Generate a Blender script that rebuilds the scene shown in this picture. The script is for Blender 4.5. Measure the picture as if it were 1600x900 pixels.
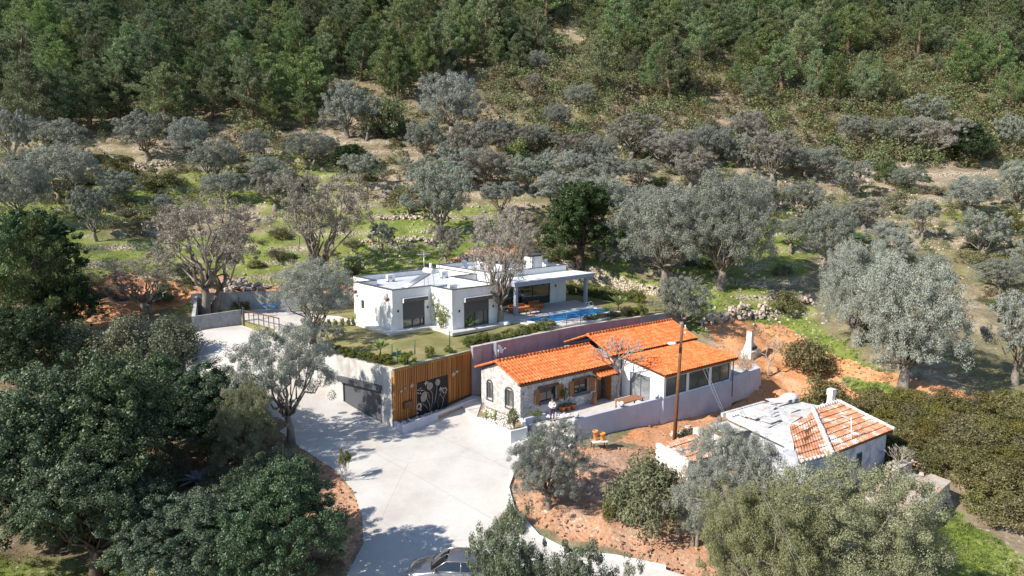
import bpy, bmesh, math, random
import numpy as np
from mathutils import Vector, Matrix
from mathutils.geometry import delaunay_2d_cdt
R = math.radians
random.seed(11); rng = np.random.default_rng(11)
for o in list(bpy.data.objects): bpy.data.objects.remove(o)
SC = bpy.context.scene; COL = SC.collection

# ------------------------------------------------------------------ camera, sky, sun, exposure
CAMH, PITCH, FOC = 18.0, 8.7, 1067.0
cd = bpy.data.cameras.new('camera'); cam = bpy.data.objects.new('camera', cd); COL.objects.link(cam)
cd.sensor_width = 36; cd.lens = 36 * FOC / 1600; cd.clip_end = 3000; cd.clip_start = .1
cam.location = (0, 0, CAMH); cam.rotation_euler = (R(90 - PITCH), 0, 0); SC.camera = cam
W = bpy.data.worlds.new('World'); SC.world = W; W.use_nodes = True
SUN_AZ, SUN_EL = 240.0, 38.0           # the sun stands behind the left shoulder
wn = W.node_tree; sk = wn.nodes.new('ShaderNodeTexSky'); sk.sky_type = 'NISHITA'; sk.sun_disc = False
sk.sun_elevation = R(SUN_EL); sk.sun_rotation = R(SUN_AZ); sk.air_density = 1.0; sk.dust_density = .3; sk.ozone_density = 2.5
bg = wn.nodes['Background']; wn.links.new(sk.outputs[0], bg.inputs[0]); bg.inputs[1].default_value = .115
sl = bpy.data.lights.new('sun', 'SUN'); sl.energy = 5.0; sl.angle = R(.5); sl.color = (1, .93, .83)
so = bpy.data.objects.new('sun', sl); COL.objects.link(so)
sd = Vector((math.sin(R(SUN_AZ)) * math.cos(R(SUN_EL)), math.cos(R(SUN_AZ)) * math.cos(R(SUN_EL)), math.sin(R(SUN_EL))))
so.rotation_euler = sd.to_track_quat('Z', 'Y').to_euler(); so.location = (-60, -20, 80)
SC.view_settings.view_transform = 'Standard'; SC.view_settings.look = 'None'
SC.view_settings.exposure = .62; SC.view_settings.gamma = 1
SC.render.engine = 'CYCLES'
SC.cycles.max_bounces = 6; SC.cycles.transparent_max_bounces = 6

# ------------------------------------------------------------------ photo measurements -> world points
_p = R(PITCH)
def ray(px, py):
    dx = (px - 800) / FOC; dy = (py - 450) / FOC
    return np.array([dx, math.cos(_p) - dy * math.sin(_p), -math.sin(_p) - dy * math.cos(_p)])
def P(px, py, z=None, Y=None):
    d = ray(px, py); t = (z - CAMH) / d[2] if z is not None else Y / d[1]
    return np.array([0, 0, CAMH]) + t * d
def proj(X):
    d = np.asarray(X, float) - np.array([0, 0, CAMH]); c, s = math.cos(_p), math.sin(_p)
    D = d[..., 1] * c - d[..., 2] * s; u = d[..., 1] * s + d[..., 2] * c
    return 800 + FOC * d[..., 0] / D, 450 - FOC * u / D, D

# ------------------------------------------------------------------ helpers: noise, terrain
_g = np.random.default_rng(5).random((256, 256))
def vnoise(x, y):
    x = np.asarray(x, float); y = np.asarray(y, float)
    xi = np.floor(x).astype(int); yi = np.floor(y).astype(int); fx = x - xi; fy = y - yi
    fx = fx * fx * (3 - 2 * fx); fy = fy * fy * (3 - 2 * fy)
    g = lambda a, b: _g[a % 256, b % 256]
    return (g(xi, yi) * (1 - fx) + g(xi + 1, yi) * fx) * (1 - fy) + (g(xi, yi + 1) * (1 - fx) + g(xi + 1, yi + 1) * fx) * fy
def fbm(x, y, o=4):
    s = 0; a = .5
    for i in range(o): s = s + a * vnoise(x * 2 ** i + 17 * i, y * 2 ** i + 31 * i); a *= .5
    return s
def inpoly(x, y, poly):
    x = np.asarray(x, float); y = np.asarray(y, float); r = np.zeros(x.shape, bool); n = len(poly)
    for i in range(n):
        x1, y1 = poly[i][:2]; x2, y2 = poly[(i + 1) % n][:2]
        if y1 == y2: continue
        c = ((y1 > y) != (y2 > y)) & (x < (x2 - x1) * (y - y1) / (y2 - y1) + x1); r ^= c
    return r
def pdist(x, y, poly):
    x = np.asarray(x, float); y = np.asarray(y, float); d = np.full(x.shape, 1e9); n = len(poly)
    for i in range(n):
        a = np.array(poly[i][:2], float); b = np.array(poly[(i + 1) % n][:2], float); ab = b - a
        t = np.clip(((x - a[0]) * ab[0] + (y - a[1]) * ab[1]) / (ab @ ab + 1e-9), 0, 1)
        d = np.minimum(d, np.hypot(x - a[0] - t * ab[0], y - a[1] - t * ab[1]))
    return d
CP = []
for px, py, z in [(617, 672, 0), (642, 691, -.05), (743, 664, 0), (798, 689, -.15), (540, 640, .8), (486, 600, 2.1), (455, 570, 3.3), (430, 545, 4.0), (378, 508, 4.7), (305, 515, 4.7),
                  (340, 575, 3.2), (400, 625, 1.7), (460, 690, .2), (560, 700, -.05), (700, 720, -.35), (560, 800, -1.1), (700, 800, -1.2), (600, 880, -1.9), (760, 880, -2.0), (790, 770, -.9),
                  (850, 750, -.6), (930, 700, -.35), (1000, 800, -1.3), (1060, 870, -2.0), (900, 870, -1.9), (1053, 695, -.9), (1140, 620, -.75), (1204, 619, -.9), (1165, 590, .55), (1250, 590, -.3), (1388, 738, -2.0),
                  (1300, 748, -2.2), (1090, 755, -1.6), (1130, 660, -1.2), (1500, 885, -3.2), (1430, 805, -2.7), (1590, 850, -3.0), (1500, 700, -.9), (1590, 600, .9), (1408, 612, .3),
                  (1335, 540, 2.6), (1130, 490, 4.3), (1180, 565, 1.0), (1230, 510, 2.6), (300, 620, 1.2), (150, 620, 1.0), (60, 510, 5.2), (180, 470, 5.8), (450, 480, 5.0), (100, 880, -2.2), (100, 700, -.6),
                  (300, 800, -1.2), (440, 800, -1.0)]:
    CP.append(P(px, py, z=z))
CP += [P(700, 678, z=-.1), P(765, 670, z=-.1), P(735, 660, z=.0)]
for px, py, Y in [(585, 440, 73), (320, 440, 74), (600, 400, 81), (680, 350, 91), (400, 350, 90), (1000, 440, 80), (1200, 450, 77), (1400, 460, 78), (1550, 460, 77), (1300, 400, 88), (1550, 400, 88),
                  (1000, 350, 94), (1250, 330, 100), (1500, 330, 101), (700, 300, 102), (400, 300, 101), (150, 440, 70), (150, 370, 82), (60, 300, 95), (200, 300, 97), (1300, 260, 116), (1550, 260, 117),
                  (700, 250, 113), (400, 250, 112), (1000, 250, 114), (100, 200, 121), (500, 200, 125), (900, 200, 126), (1300, 190, 131), (1580, 190, 132), (100, 100, 152), (500, 100, 154), (900, 100, 156), (1300, 100, 158), (1580, 100, 160),
                  (100, 0, 188), (500, 0, 190), (900, 0, 192), (1300, 0, 195), (1580, 0, 198), (-60, 400, 70), (-200, 200, 120), (1750, 200, 130), (1700, 450, 75), (1750, 650, 55), (-150, 650, 48), (-150, 850, 34), (1750, 850, 38)]:
    CP.append(P(px, py, Y=Y))
CP += [np.array(q, float) for q in [(0, 18, -3.4), (-20, 15, -3), (20, 15, -4.6), (0, 0, -5), (-40, 0, -4), (40, 0, -6), (-200, 340, 140), (0, 340, 146), (200, 340, 140), (-260, 150, 50), (260, 150, 50), (-120, 60, 8), (120, 60, 6), (-120, 0, -2), (120, 0, -6), (-320, 350, 140), (320, 350, 140)]]
CP = np.array(CP)
def _U(r2): return np.where(r2 > 0, .5 * r2 * np.log(r2 + 1e-12), 0)
_S = 50.0; _c = CP[:, :2] / _S; _n = len(_c)
_K = _U(((_c[:, None] - _c[None]) ** 2).sum(-1)) + np.eye(_n) * .004
_A = np.zeros((_n + 3, _n + 3)); _A[:_n, :_n] = _K; _A[:_n, _n] = 1; _A[:_n, _n + 1:] = _c; _A[_n, :_n] = 1; _A[_n + 1:, :_n] = _c.T
_w = np.linalg.solve(_A, np.concatenate([CP[:, 2], [0, 0, 0]]))
def smoothz(x, y):
    x = np.asarray(x, float) / _S; y = np.asarray(y, float) / _S; out = _w[_n] + _w[_n + 1] * x + _w[_n + 2] * y
    for i in range(_n): out = out + _w[i] * _U((x - _c[i, 0]) ** 2 + (y - _c[i, 1]) ** 2)
    return out
GZ = 5.1                                 # villa garden level
GARDEN = [(-8.65, 48.3), (-3.35, 54.0), (1.7, 58.35), (5.4, 61.5), (9.3, 64.2), (13.2, 66.6), (17.5, 69.5), (17, 78), (10, 83), (0, 82), (-12, 76), (-21, 70), (-27, 65.5), (-24.6, 62.5), (-21, 59.2), (-18.6, 56.4), (-15.4, 53)]
BUILT = [(-28, 66), (-20, 75), (0, 83), (12, 82), (20, 70), (22, 61), (6, 45), (1, 40), (3, 33), (0, 25), (-8, 25), (-12, 33), (-11, 44), (-22, 55), (-30, 60)]
def ground(x, y):
    x = np.asarray(x, float); y = np.asarray(y, float)
    z = smoothz(x, y)
    d = pdist(x, y, BUILT); ins = inpoly(x, y, BUILT); m = np.where(ins, 0, np.clip(d / 4, 0, 1))
    z = z + m * ((fbm(x * .3, y * .3) - .47) * 1.1 + (fbm(x * 1.3, y * 1.3, 3) - .44) * .35)
    # old dry-stone terraces on the meadow slopes
    tz = m * np.clip((y - 68) / 6, 0, 1) * np.clip((132 - y) / 14, 0, 1)
    q = z / 1.5 + (fbm(x * .035 + 3, y * .035) - .5) * 2.4; fr = q - np.floor(q)
    st = np.floor(q) + np.clip((fr - .72) / .28, 0, 1) ** 1.0
    z = z + tz * (st - q) * 1.5 * .62
    g = inpoly(x, y, GARDEN); dg = pdist(x, y, GARDEN)
    z = np.where(g, np.minimum(z, GZ - .8 - np.clip(dg, 0, 1.2) * 1.5), z)
    return z
FRONT = [(-18.6, 56.4), (-15.4, 53), (-8.65, 48.3), (-3.35, 54.0), (-1, 56.1)]
def lawnz(x, y):
    x = np.asarray(x, float); y = np.asarray(y, float); d = np.full(x.shape, 1e9)
    for a, b in zip(FRONT, FRONT[1:]):
        ab = (b[0] - a[0], b[1] - a[1]); t = np.clip(((x - a[0]) * ab[0] + (y - a[1]) * ab[1]) / (ab[0] ** 2 + ab[1] ** 2), 0, 1); d = np.minimum(d, np.hypot(x - a[0] - t * ab[0], y - a[1] - t * ab[1]))
    return GZ - .5 * np.clip(1 - d / 5.0, 0, 1)
def gz(x, y): return float(ground(np.array([x]), np.array([y]))[0])
def hit(px, py, yn=14.0, yf=330.0):
    """where the line of sight through a photo point meets the ground or the garden"""
    d = ray(px, py); d = d / d[1]
    ys = np.concatenate([np.arange(yn, 130, .2), np.arange(130, yf, .5)])
    zr = CAMH + d[2] * ys; zs = ground(d[0] * ys, ys)
    g = inpoly(d[0] * ys, ys, GARDEN); zs = np.where(g, GZ, zs)
    k = np.nonzero(zr < zs)[0]
    if len(k) == 0: return np.array([d[0] * 200, 200, gz(d[0] * 200, 200)])
    y = ys[k[0]]; return np.array([d[0] * y, y, zs[k[0]]])
def wpoly(pts): return [tuple(hit(a, b)[:2]) for a, b in pts]

# ------------------------------------------------------------------ materials
MAT = {}
def nt(name, rough=.8, spec=.3, metal=0):
    m = bpy.data.materials.new(name); m.use_nodes = True; n = m.node_tree; b = n.nodes['Principled BSDF']
    b.inputs['Roughness'].default_value = rough; b.inputs['Specular IOR Level'].default_value = spec; b.inputs['Metallic'].default_value = metal
    MAT[name] = m; return m, n, b
def N(n, t, **k):
    x = n.nodes.new(t)
    for a, v in k.items():
        if a.startswith('i_'):
            x.inputs[a[2:].replace('_', ' ')].default_value = v
        else: setattr(x, a, v)
    return x
def coord(n, obj=True):
    return N(n, 'ShaderNodeTexCoord').outputs['Object' if obj else 'Generated']
def noise(n, co, scale, detail=5, rough=.6):
    t = N(n, 'ShaderNodeTexNoise'); t.inputs['Scale'].default_value = scale; t.inputs['Detail'].default_value = detail; t.inputs['Roughness'].default_value = rough
    n.links.new(co, t.inputs['Vector']); return t.outputs['Fac']
def ramp(n, fac, stops, interp='LINEAR'):
    r = N(n, 'ShaderNodeValToRGB'); r.color_ramp.interpolation = interp; e = r.color_ramp.elements
    while len(e) < len(stops): e.new(.5)
    for k, (p, c) in enumerate(stops): e[k].position = p; e[k].color = (c[0], c[1], c[2], 1) if not isinstance(c, (int, float)) else (c, c, c, 1)
    n.links.new(fac, r.inputs[0]); return r.outputs[0]
def mixc(n, fac, a, b, mode='MIX'):
    m = N(n, 'ShaderNodeMix', data_type='RGBA', blend_type=mode)
    for k, v in ((0, fac), (6, a), (7, b)):
        if hasattr(v, 'links') or hasattr(v, 'is_linked'): n.links.new(v, m.inputs[k])
        elif k == 0: m.inputs[0].default_value = v
        else: m.inputs[k].default_value = (*v, 1)
    return m.outputs[2]
def math_(n, op, a, b=None):
    m = N(n, 'ShaderNodeMath', operation=op)
    for k, v in ((0, a), (1, b)):
        if v is None: continue
        if hasattr(v, 'is_linked'): n.links.new(v, m.inputs[k])
        else: m.inputs[k].default_value = v
    return m.outputs[0]
def bump(n, b, h, dist=.02, strength=.6):
    u = N(n, 'ShaderNodeBump'); u.inputs['Strength'].default_value = strength; u.inputs['Distance'].default_value = dist
    n.links.new(h, u.inputs['Height']); n.links.new(u.outputs[0], b.inputs['Normal'])
def mottled(name, c1, c2, scale=3, rough=.8, spec=.3, bumpd=.01, c3=None, scale2=.7, metal=0):
    m, n, b = nt(name, rough, spec, metal); co = coord(n); f = noise(n, co, scale, 6, .65)
    c = ramp(n, f, [(.3, c1), (.7, c2)])
    if c3: c = mixc(n, ramp(n, noise(n, co, scale2, 5, .6), [(.5, 0), (.72, 1)]), c, c3)
    n.links.new(c, b.inputs['Base Color'])
    if bumpd: bump(n, b, f, bumpd)
    return m
mottled('white_render', (.72, .72, .72), (.80, .80, .79), 1.5, .75, .2, .004, (.62, .61, .59), .45)
mottled('roof_membrane', (.50, .52, .55), (.62, .63, .65), 1.2, .7, .3, .004, (.44, .46, .50), .5)
mottled('grey_trim', (.06, .065, .075), (.10, .105, .115), 3, .5, .5, .002)
mottled('shutter_grey', (.075, .08, .09), (.10, .105, .115), 30, .55, .4, .002)
mottled('blue_grey_render', (.30, .33, .38), (.36, .39, .44), 1.5, .75, .2, .004)
mottled('terrace_wall_render', (.46, .46, .55), (.57, .57, .66), .8, .8, .2, .004, (.44, .44, .50), .3)  # white walls, with the bluish tone of their shaded sides in the base colour
mottled('plum_wall', (.30, .26, .30), (.39, .345, .385), 1.0, .8, .2, .01)
mottled('concrete_wall', (.44, .43, .41), (.58, .57, .54), .9, .85, .2, .01, (.34, .32, .29), .6)
mottled('weathered_concrete', (.28, .28, .28), (.42, .41, .40), 2.0, .85, .2, .01, (.20, .20, .20), .8)
mottled('paving', (.50, .47, .43), (.62, .58, .54), 2.0, .8, .3, .004, (.44, .40, .36), .6)
mottled('brown_wood', (.20, .075, .022), (.34, .14, .045), 6, .6, .4, .004)
mottled('dark_wood', (.09, .035, .015), (.17, .07, .03), 6, .6, .4, .004)
mottled('table_wood', (.25, .11, .05), (.36, .17, .09), 4, .6, .4, .003)
mottled('terracotta', (.42, .14, .06), (.55, .22, .11), 5, .8, .3, .004)
mottled('pipe_clay', (.62, .22, .04), (.72, .32, .08), 5, .7, .3, .004)
mottled('bark_grey', (.16, .135, .11), (.30, .26, .22), 5, .9, .1, .03, (.09, .07, .055), 1.2)
mottled('bark_dark', (.06, .045, .035), (.13, .10, .08), 5, .9, .1, .03)
mottled('bark_pine', (.14, .09, .06), (.26, .18, .13), 5, .9, .1, .03)
mottled('twig_pale', (.30, .26, .22), (.44, .40, .35), 6, .9, .1, .01)
mottled('pole_wood', (.11, .05, .025), (.20, .10, .05), 4, .8, .2, .01)
mottled('rock', (.36, .30, .24), (.58, .51, .44), 1.7, .9, .1, .03, (.46, .28, .17), .9)
mottled('rubble', (.34, .29, .25), (.62, .58, .53), 2.5, .9, .1, .02, (.10, .09, .09), 1.5)
mottled('clod', (.26, .14, .085), (.52, .35, .25), 2.5, .95, .1, .03, (.38, .19, .10), 1.2)
mottled('pebble', (.68, .66, .63), (.85, .84, .82), 6, .8, .2, .01)
mottled('galvanised', (.45, .47, .50), (.62, .64, .66), 4, .35, .5, .002, metal=.6)
mottled('blue_tarp', (.02, .16, .42), (.05, .28, .60), 4, .4, .5, .01)
mottled('red_plastic', (.60, .03, .02), (.70, .06, .04), 4, .4, .5, .002)
mottled('white_plastic', (.74, .74, .74), (.82, .82, .82), 4, .4, .5, .002)
mottled('skin', (.45, .24, .16), (.52, .29, .20), 4, .6, .4, .001)
mottled('white_shirt', (.74, .74, .76), (.82, .82, .83), 5, .85, .1, .004)
mottled('navy_cloth', (.05, .035, .07), (.09, .06, .11), 5, .85, .1, .004)
mottled('hair_dark', (.03, .018, .012), (.06, .035, .025), 9, .7, .3, .004)
mottled('black_leather', (.015, .015, .015), (.03, .03, .03), 9, .5, .4, .002)
mottled('shade_blue_wash', (.42, .44, .49), (.62, .63, .66), 1.4, .9, .1, .01, (.20, .25, .42), 1.6)  # whitewashed walls, blue of the shaded front painted into base and patches
mottled('whitewash', (.66, .62, .56), (.84, .83, .80), 1.6, .9, .1, .01, (.50, .40, .32), 1.1)
mottled('old_roof_sheet', (.34, .35, .36), (.68, .68, .66), 2.2, .85, .2, .03, (.74, .73, .70), .4)
mottled('teal_paint', (.02, .13, .20), (.04, .20, .28), 4, .6, .3, .004)
mottled('tyre', (.012, .012, .012), (.022, .022, .022), 9, .8, .2, .002)
mottled('pool_tile', (.02, .22, .50), (.03, .30, .60), 12, .3, .5, .0)
mottled('art_black', (.012, .014, .022), (.02, .022, .032), 5, .6, .3, .002)
mottled('art_bronze', (.26, .22, .18), (.36, .31, .26), 8, .5, .4, .003)
mottled('fence_green', (.01, .09, .05), (.02, .13, .08), 5, .5, .4, .002)
mottled('wire_grey', (.30, .30, .30), (.40, .40, .40), 5, .5, .4, 0)
mottled('lamp_glass', (.72, .72, .72), (.80, .80, .80), 5, .2, .5, 0)
def streaks(name, col, amt=.5, sc=2.2):
    m = MAT[name]; n = m.node_tree; b = n.nodes['Principled BSDF']; l = b.inputs['Base Color'].links[0]; src = l.from_socket; co = coord(n)
    mp = N(n, 'ShaderNodeMapping'); mp.inputs['Scale'].default_value = (1, 1, .12); n.links.new(co, mp.inputs[0])
    f = ramp(n, noise(n, mp.outputs[0], sc, 6, .7), [(.52, 0), (.72, amt)]); n.links.new(mixc(n, f, src, col), b.inputs['Base Color'])
for a_, c_, k_ in (('white_render', (.50, .49, .46), .45), ('concrete_wall', (.24, .22, .19), .7), ('terrace_wall_render', (.36, .35, .38), .4), ('blue_grey_render', (.22, .23, .26), .4), ('plum_wall', (.12, .09, .11), .5), ('grey_block', (.18, .17, .16), .5), ('whitewash', (.30, .26, .22), .8), ('shade_blue_wash', (.30, .26, .24), .7)):
    if a_ in MAT: streaks(a_, c_, k_)
def glass(name, col, rough=.04):
    m, n, b = nt(name, rough, .9); co = coord(n)
    n.links.new(ramp(n, noise(n, co, .8, 3), [(.4, col), (.65, tuple(c * 1.8 for c in col))]), b.inputs['Base Color']); b.inputs['IOR'].default_value = 1.55
glass('dark_glass', (.012, .014, .018)); glass('reflect_glass', (.10, .10, .09), .05); glass('car_glass', (.008, .010, .014), .03); glass('grey_glass', (.16, .17, .18), .1)  # the paler pane glass has reflected trees painted in as a brighter base colour
def car_paint():
    m, n, b = nt('car_paint', .28, .6, .75); b.inputs['Base Color'].default_value = (.4, .38, .38, 1); b.inputs['Coat Weight'].default_value = .8; b.inputs['Coat Roughness'].default_value = .05
    co = coord(n); f = noise(n, co, 3, 4); n.links.new(ramp(n, f, [(.3, (.26, .25, .255)), (.7, (.31, .30, .305))]), b.inputs['Base Color'])
car_paint()
def roof_patches():
    m = MAT['old_roof_sheet']; n = m.node_tree; b = n.nodes['Principled BSDF']; src = b.inputs['Base Color'].links[0].from_socket; co = coord(n)
    c = mixc(n, ramp(n, noise(n, co, 1.3, 7, .75), [(.58, 0), (.64, .85)]), src, (.46, .25, .16)); c = mixc(n, ramp(n, noise(n, co, 4, 6, .8), [(.60, 0), (.68, .8)]), c, (.10, .10, .11)); n.links.new(c, b.inputs['Base Color'])
roof_patches()
def stone_mat():
    m, n, b = nt('stone_cladding', .9, .15); co = coord(n)
    v = N(n, 'ShaderNodeTexVoronoi', feature='DISTANCE_TO_EDGE'); v.inputs['Scale'].default_value = 4.2; n.links.new(co, v.inputs['Vector'])
    v2 = N(n, 'ShaderNodeTexVoronoi'); v2.inputs['Scale'].default_value = 4.2; n.links.new(co, v2.inputs['Vector'])
    sep = N(n, 'ShaderNodeSeparateColor'); n.links.new(v2.outputs['Color'], sep.inputs[0])
    c = ramp(n, sep.outputs[0], [(0, (.28, .25, .24)), (.35, (.50, .46, .44)), (.7, (.66, .63, .60)), (1, (.40, .29, .25))])
    c = mixc(n, .2, c, ramp(n, noise(n, co, 9), [(.3, (.40, .37, .36)), (.7, (.78, .76, .74))]))
    c = mixc(n, ramp(n, v.outputs['Distance'], [(.015, 1), (.06, 0)]), c, (.80, .79, .77))
    n.links.new(c, b.inputs['Base Color']); bump(n, b, ramp(n, v.outputs['Distance'], [(.0, 0), (.12, 1)]), .05, .8)
stone_mat()
def rubble_wall_mat():
    m, n, b = nt('rubble_masonry', .95, .1); co = coord(n)
    v = N(n, 'ShaderNodeTexVoronoi', feature='DISTANCE_TO_EDGE'); v.inputs['Scale'].default_value = 3.6; n.links.new(co, v.inputs['Vector'])
    f = noise(n, co, 3, 6); c = ramp(n, f, [(.25, (.30, .26, .24)), (.5, (.52, .47, .43)), (.75, (.70, .66, .62))])
    c = mixc(n, ramp(n, v.outputs['Distance'], [(.0, 1), (.09, 0)]), c, (.13, .10, .09)); n.links.new(c, b.inputs['Base Color']); bump(n, b, v.outputs['Distance'], .1, 1)
rubble_wall_mat()
def tile_mat(name, a, b_, c_, patch=None, patchpos=.62, psc=.5):
    m, n, b = nt(name, .75, .25); co = coord(n)
    br = N(n, 'ShaderNodeTexVoronoi'); br.inputs['Scale'].default_value = 3.6; n.links.new(co, br.inputs['Vector'])
    sep = N(n, 'ShaderNodeSeparateColor'); n.links.new(br.outputs['Color'], sep.inputs[0])
    c = ramp(n, sep.outputs[0], [(0, a), (.5, b_), (1, c_)])
    c = mixc(n, ramp(n, noise(n, co, 1.1, 5), [(.46, 0), (.8, .35)]), c, tuple(x * .62 for x in a))
    c = mixc(n, ramp(n, noise(n, co, 6, 6, .8), [(.62, 0), (.72, .5)]), c, (.42, .30, .20))
    if patch: c = mixc(n, ramp(n, noise(n, co, psc, 6, .7), [(patchpos, 0), (patchpos + .06, .9)]), c, patch)
    n.links.new(c, b.inputs['Base Color']); bump(n, b, noise(n, co, 14), .008)
tile_mat('roof_tile', (.46, .108, .030), (.57, .150, .044), (.66, .22, .082))
tile_mat('old_tile', (.38, .16, .08), (.55, .24, .13), (.50, .34, .25), (.70, .66, .60), .53, .8)
def slat_mat():
    m, n, b = nt('slat_timber', .6, .35); co = coord(n)
    mp = N(n, 'ShaderNodeMapping'); mp.inputs['Scale'].default_value = (9, 9, .35); n.links.new(co, mp.inputs[0])
    f = noise(n, mp.outputs[0], 1.2, 5); ge = N(n, 'ShaderNodeNewGeometry')
    c = ramp(n, f, [(.25, (.20, .068, .016)), (.5, (.35, .135, .034)), (.8, (.48, .21, .06))])
    c = mixc(n, .35, c, ramp(n, ge.outputs['Random Per Island'], [(0, (.16, .05, .012)), (1, (.54, .24, .075))]))
    n.links.new(c, b.inputs['Base Color']); bump(n, b, f, .004)
slat_mat()
def block_mat():
    m, n, b = nt('grey_block', .9, .1); co = coord(n)
    sx = N(n, 'ShaderNodeSeparateXYZ'); n.links.new(co, sx.inputs[0])
    w = N(n, 'ShaderNodeTexWave', wave_type='BANDS', bands_direction='Z'); w.inputs['Scale'].default_value = 1.6; n.links.new(co, w.inputs[0])
    f = noise(n, co, 2.5, 6); c = ramp(n, f, [(.25, (.26, .26, .265)), (.7, (.42, .42, .41))])
    c = mixc(n, ramp(n, w.outputs['Fac'], [(.0, .5), (.12, 0)]), c, (.20, .20, .20)); n.links.new(c, b.inputs['Base Color']); bump(n, b, f, .01)
block_mat(); streaks('grey_block', (.18, .17, .16), .5)
def drive_mat():
    m, n, b = nt('drive_concrete', .85, .2); co = coord(n)
    f1 = noise(n, co, .35, 6, .6); f2 = noise(n, co, 6, 6, .7); f3 = noise(n, co, .12, 3)
    c = ramp(n, f1, [(.3, (.46, .43, .395)), (.5, (.55, .525, .495)), (.75, (.61, .59, .56))])
    c = mixc(n, ramp(n, f3, [(.52, 0), (.7, .55)]), c, (.60, .51, .42))
    c = mixc(n, ramp(n, f2, [(.3, .28), (.62, 0)]), c, (.40, .38, .36))
    st1 = noise(n, co, .8, 8, .75); c = mixc(n, ramp(n, st1, [(.56, 0), (.68, .5)]), c, (.42, .37, .31))
    w_ = N(n, 'ShaderNodeTexWave', wave_type='BANDS', bands_direction='DIAGONAL'); w_.inputs['Scale'].default_value = .09; w_.inputs['Distortion'].default_value = .6; n.links.new(co, w_.inputs[0]); c = mixc(n, ramp(n, w_.outputs['Fac'], [(.0, .16), (.003, 0)]), c, (.25, .23, .21))
    v = N(n, 'ShaderNodeTexVoronoi', feature='DISTANCE_TO_EDGE'); v.inputs['Scale'].default_value = .16; n.links.new(co, v.inputs['Vector'])
    c = mixc(n, ramp(n, v.outputs['Distance'], [(.0, .35), (.006, 0)]), c, (.28, .26, .24))
    n.links.new(c, b.inputs['Base Color']); bump(n, b, f2, .006)
drive_mat()
def lawn_mat():
    m, n, b = nt('lawn', .95, .1); co = coord(n)
    f = noise(n, co, .45, 5, .6); f2 = noise(n, co, 9, 5, .7)
    c = ramp(n, f, [(.38, (.15, .155, .055)), (.5, (.24, .21, .09)), (.62, (.36, .29, .16))])
    c = mixc(n, .45, c, ramp(n, f2, [(.3, (.09, .10, .03)), (.7, (.34, .31, .15))])); n.links.new(c, b.inputs['Base Color']); bump(n, b, f2, .04)
lawn_mat()
def ground_mat():
    m, n, b = nt('hillside_ground', .95, .08); co = coord(n)
    at = N(n, 'ShaderNodeAttribute', attribute_name='zone'); sp = N(n, 'ShaderNodeSeparateColor'); n.links.new(at.outputs['Color'], sp.inputs[0])
    ge = N(n, 'ShaderNodeNewGeometry'); sn = N(n, 'ShaderNodeSeparateXYZ'); n.links.new(ge.outputs['Normal'], sn.inputs[0])
    big = noise(n, co, .09, 6, .65); mid = noise(n, co, .7, 6, .65); fine = noise(n, co, 5, 6, .7)
    c = ramp(n, mid, [(.3, (.19, .145, .095)), (.5, (.31, .245, .17)), (.7, (.47, .39, .30))])
    c = mixc(n, ramp(n, big, [(.40, 0), (.54, .8)]), c, ramp(n, fine, [(.3, (.09, .09, .035)), (.7, (.25, .23, .11))]))
    gn = math_(n, 'ADD', sp.outputs[1], math_(n, 'MULTIPLY', math_(n, 'SUBTRACT', mid, .5), 1.5))
    gcol = ramp(n, fine, [(.28, (.08, .115, .022)), (.5, (.16, .205, .042)), (.75, (.27, .30, .09))])
    gcol = mixc(n, ramp(n, noise(n, co, .35, 4), [(.45, 0), (.7, .6)]), gcol, (.30, .29, .12))
    c = mixc(n, ramp(n, gn, [(.35, 0), (.60, 1)]), c, gcol)
    on = math_(n, 'ADD', sp.outputs[0], math_(n, 'MULTIPLY', math_(n, 'SUBTRACT', mid, .5), 1.2))
    ocol = ramp(n, fine, [(.25, (.34, .135, .055)), (.5, (.58, .275, .125)), (.78, (.72, .43, .25))])
    ocol = mixc(n, ramp(n, noise(n, co, .45, 4), [(.50, 0), (.74, .8)]), ocol, (.62, .40, .26))
    pk = ramp(n, fine, [(.25, (.24, .14, .095)), (.5, (.42, .285, .21)), (.78, (.62, .49, .40))])
    ocol = mixc(n, math_(n, 'MULTIPLY', at.outputs['Alpha'], ramp(n, mid, [(.35, 1), (.65, .55)])), ocol, pk)
    c = mixc(n, ramp(n, on, [(.40, 0), (.56, 1)]), c, ocol)
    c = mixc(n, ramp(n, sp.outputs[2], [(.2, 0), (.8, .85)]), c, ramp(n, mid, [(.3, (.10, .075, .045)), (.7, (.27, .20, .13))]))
    # stones lying about and steep terrace faces
    v = N(n, 'ShaderNodeTexVoronoi'); v.inputs['Scale'].default_value = 1.9; n.links.new(co, v.inputs['Vector'])
    v2 = N(n, 'ShaderNodeTexVoronoi'); v2.inputs['Scale'].default_value = 5.5; n.links.new(co, v2.inputs['Vector'])
    stm = math_(n, 'MULTIPLY', ramp(n, v.outputs['Distance'], [(.16, 1), (.26, 0)]), ramp(n, noise(n, co, .25, 5, .7), [(.50, 0), (.60, 1)]))
    stm2 = math_(n, 'MULTIPLY', ramp(n, v2.outputs['Distance'], [(.18, 1), (.28, 0)]), ramp(n, noise(n, co, .5, 5, .7), [(.50, 0), (.62, 1)]))
    c = mixc(n, math_(n, 'MULTIPLY', math_(n, 'MAXIMUM', stm, stm2), .8), c, ramp(n, fine, [(.3, (.46, .40, .33)), (.7, (.72, .68, .62))]))
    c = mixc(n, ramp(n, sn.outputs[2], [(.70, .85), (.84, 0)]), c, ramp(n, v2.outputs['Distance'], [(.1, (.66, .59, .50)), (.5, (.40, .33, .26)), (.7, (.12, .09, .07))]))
    n.links.new(c, b.inputs['Base Color'])
    bump(n, b, math_(n, 'ADD', fine, mid), .12, .8)
ground_mat()
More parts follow.
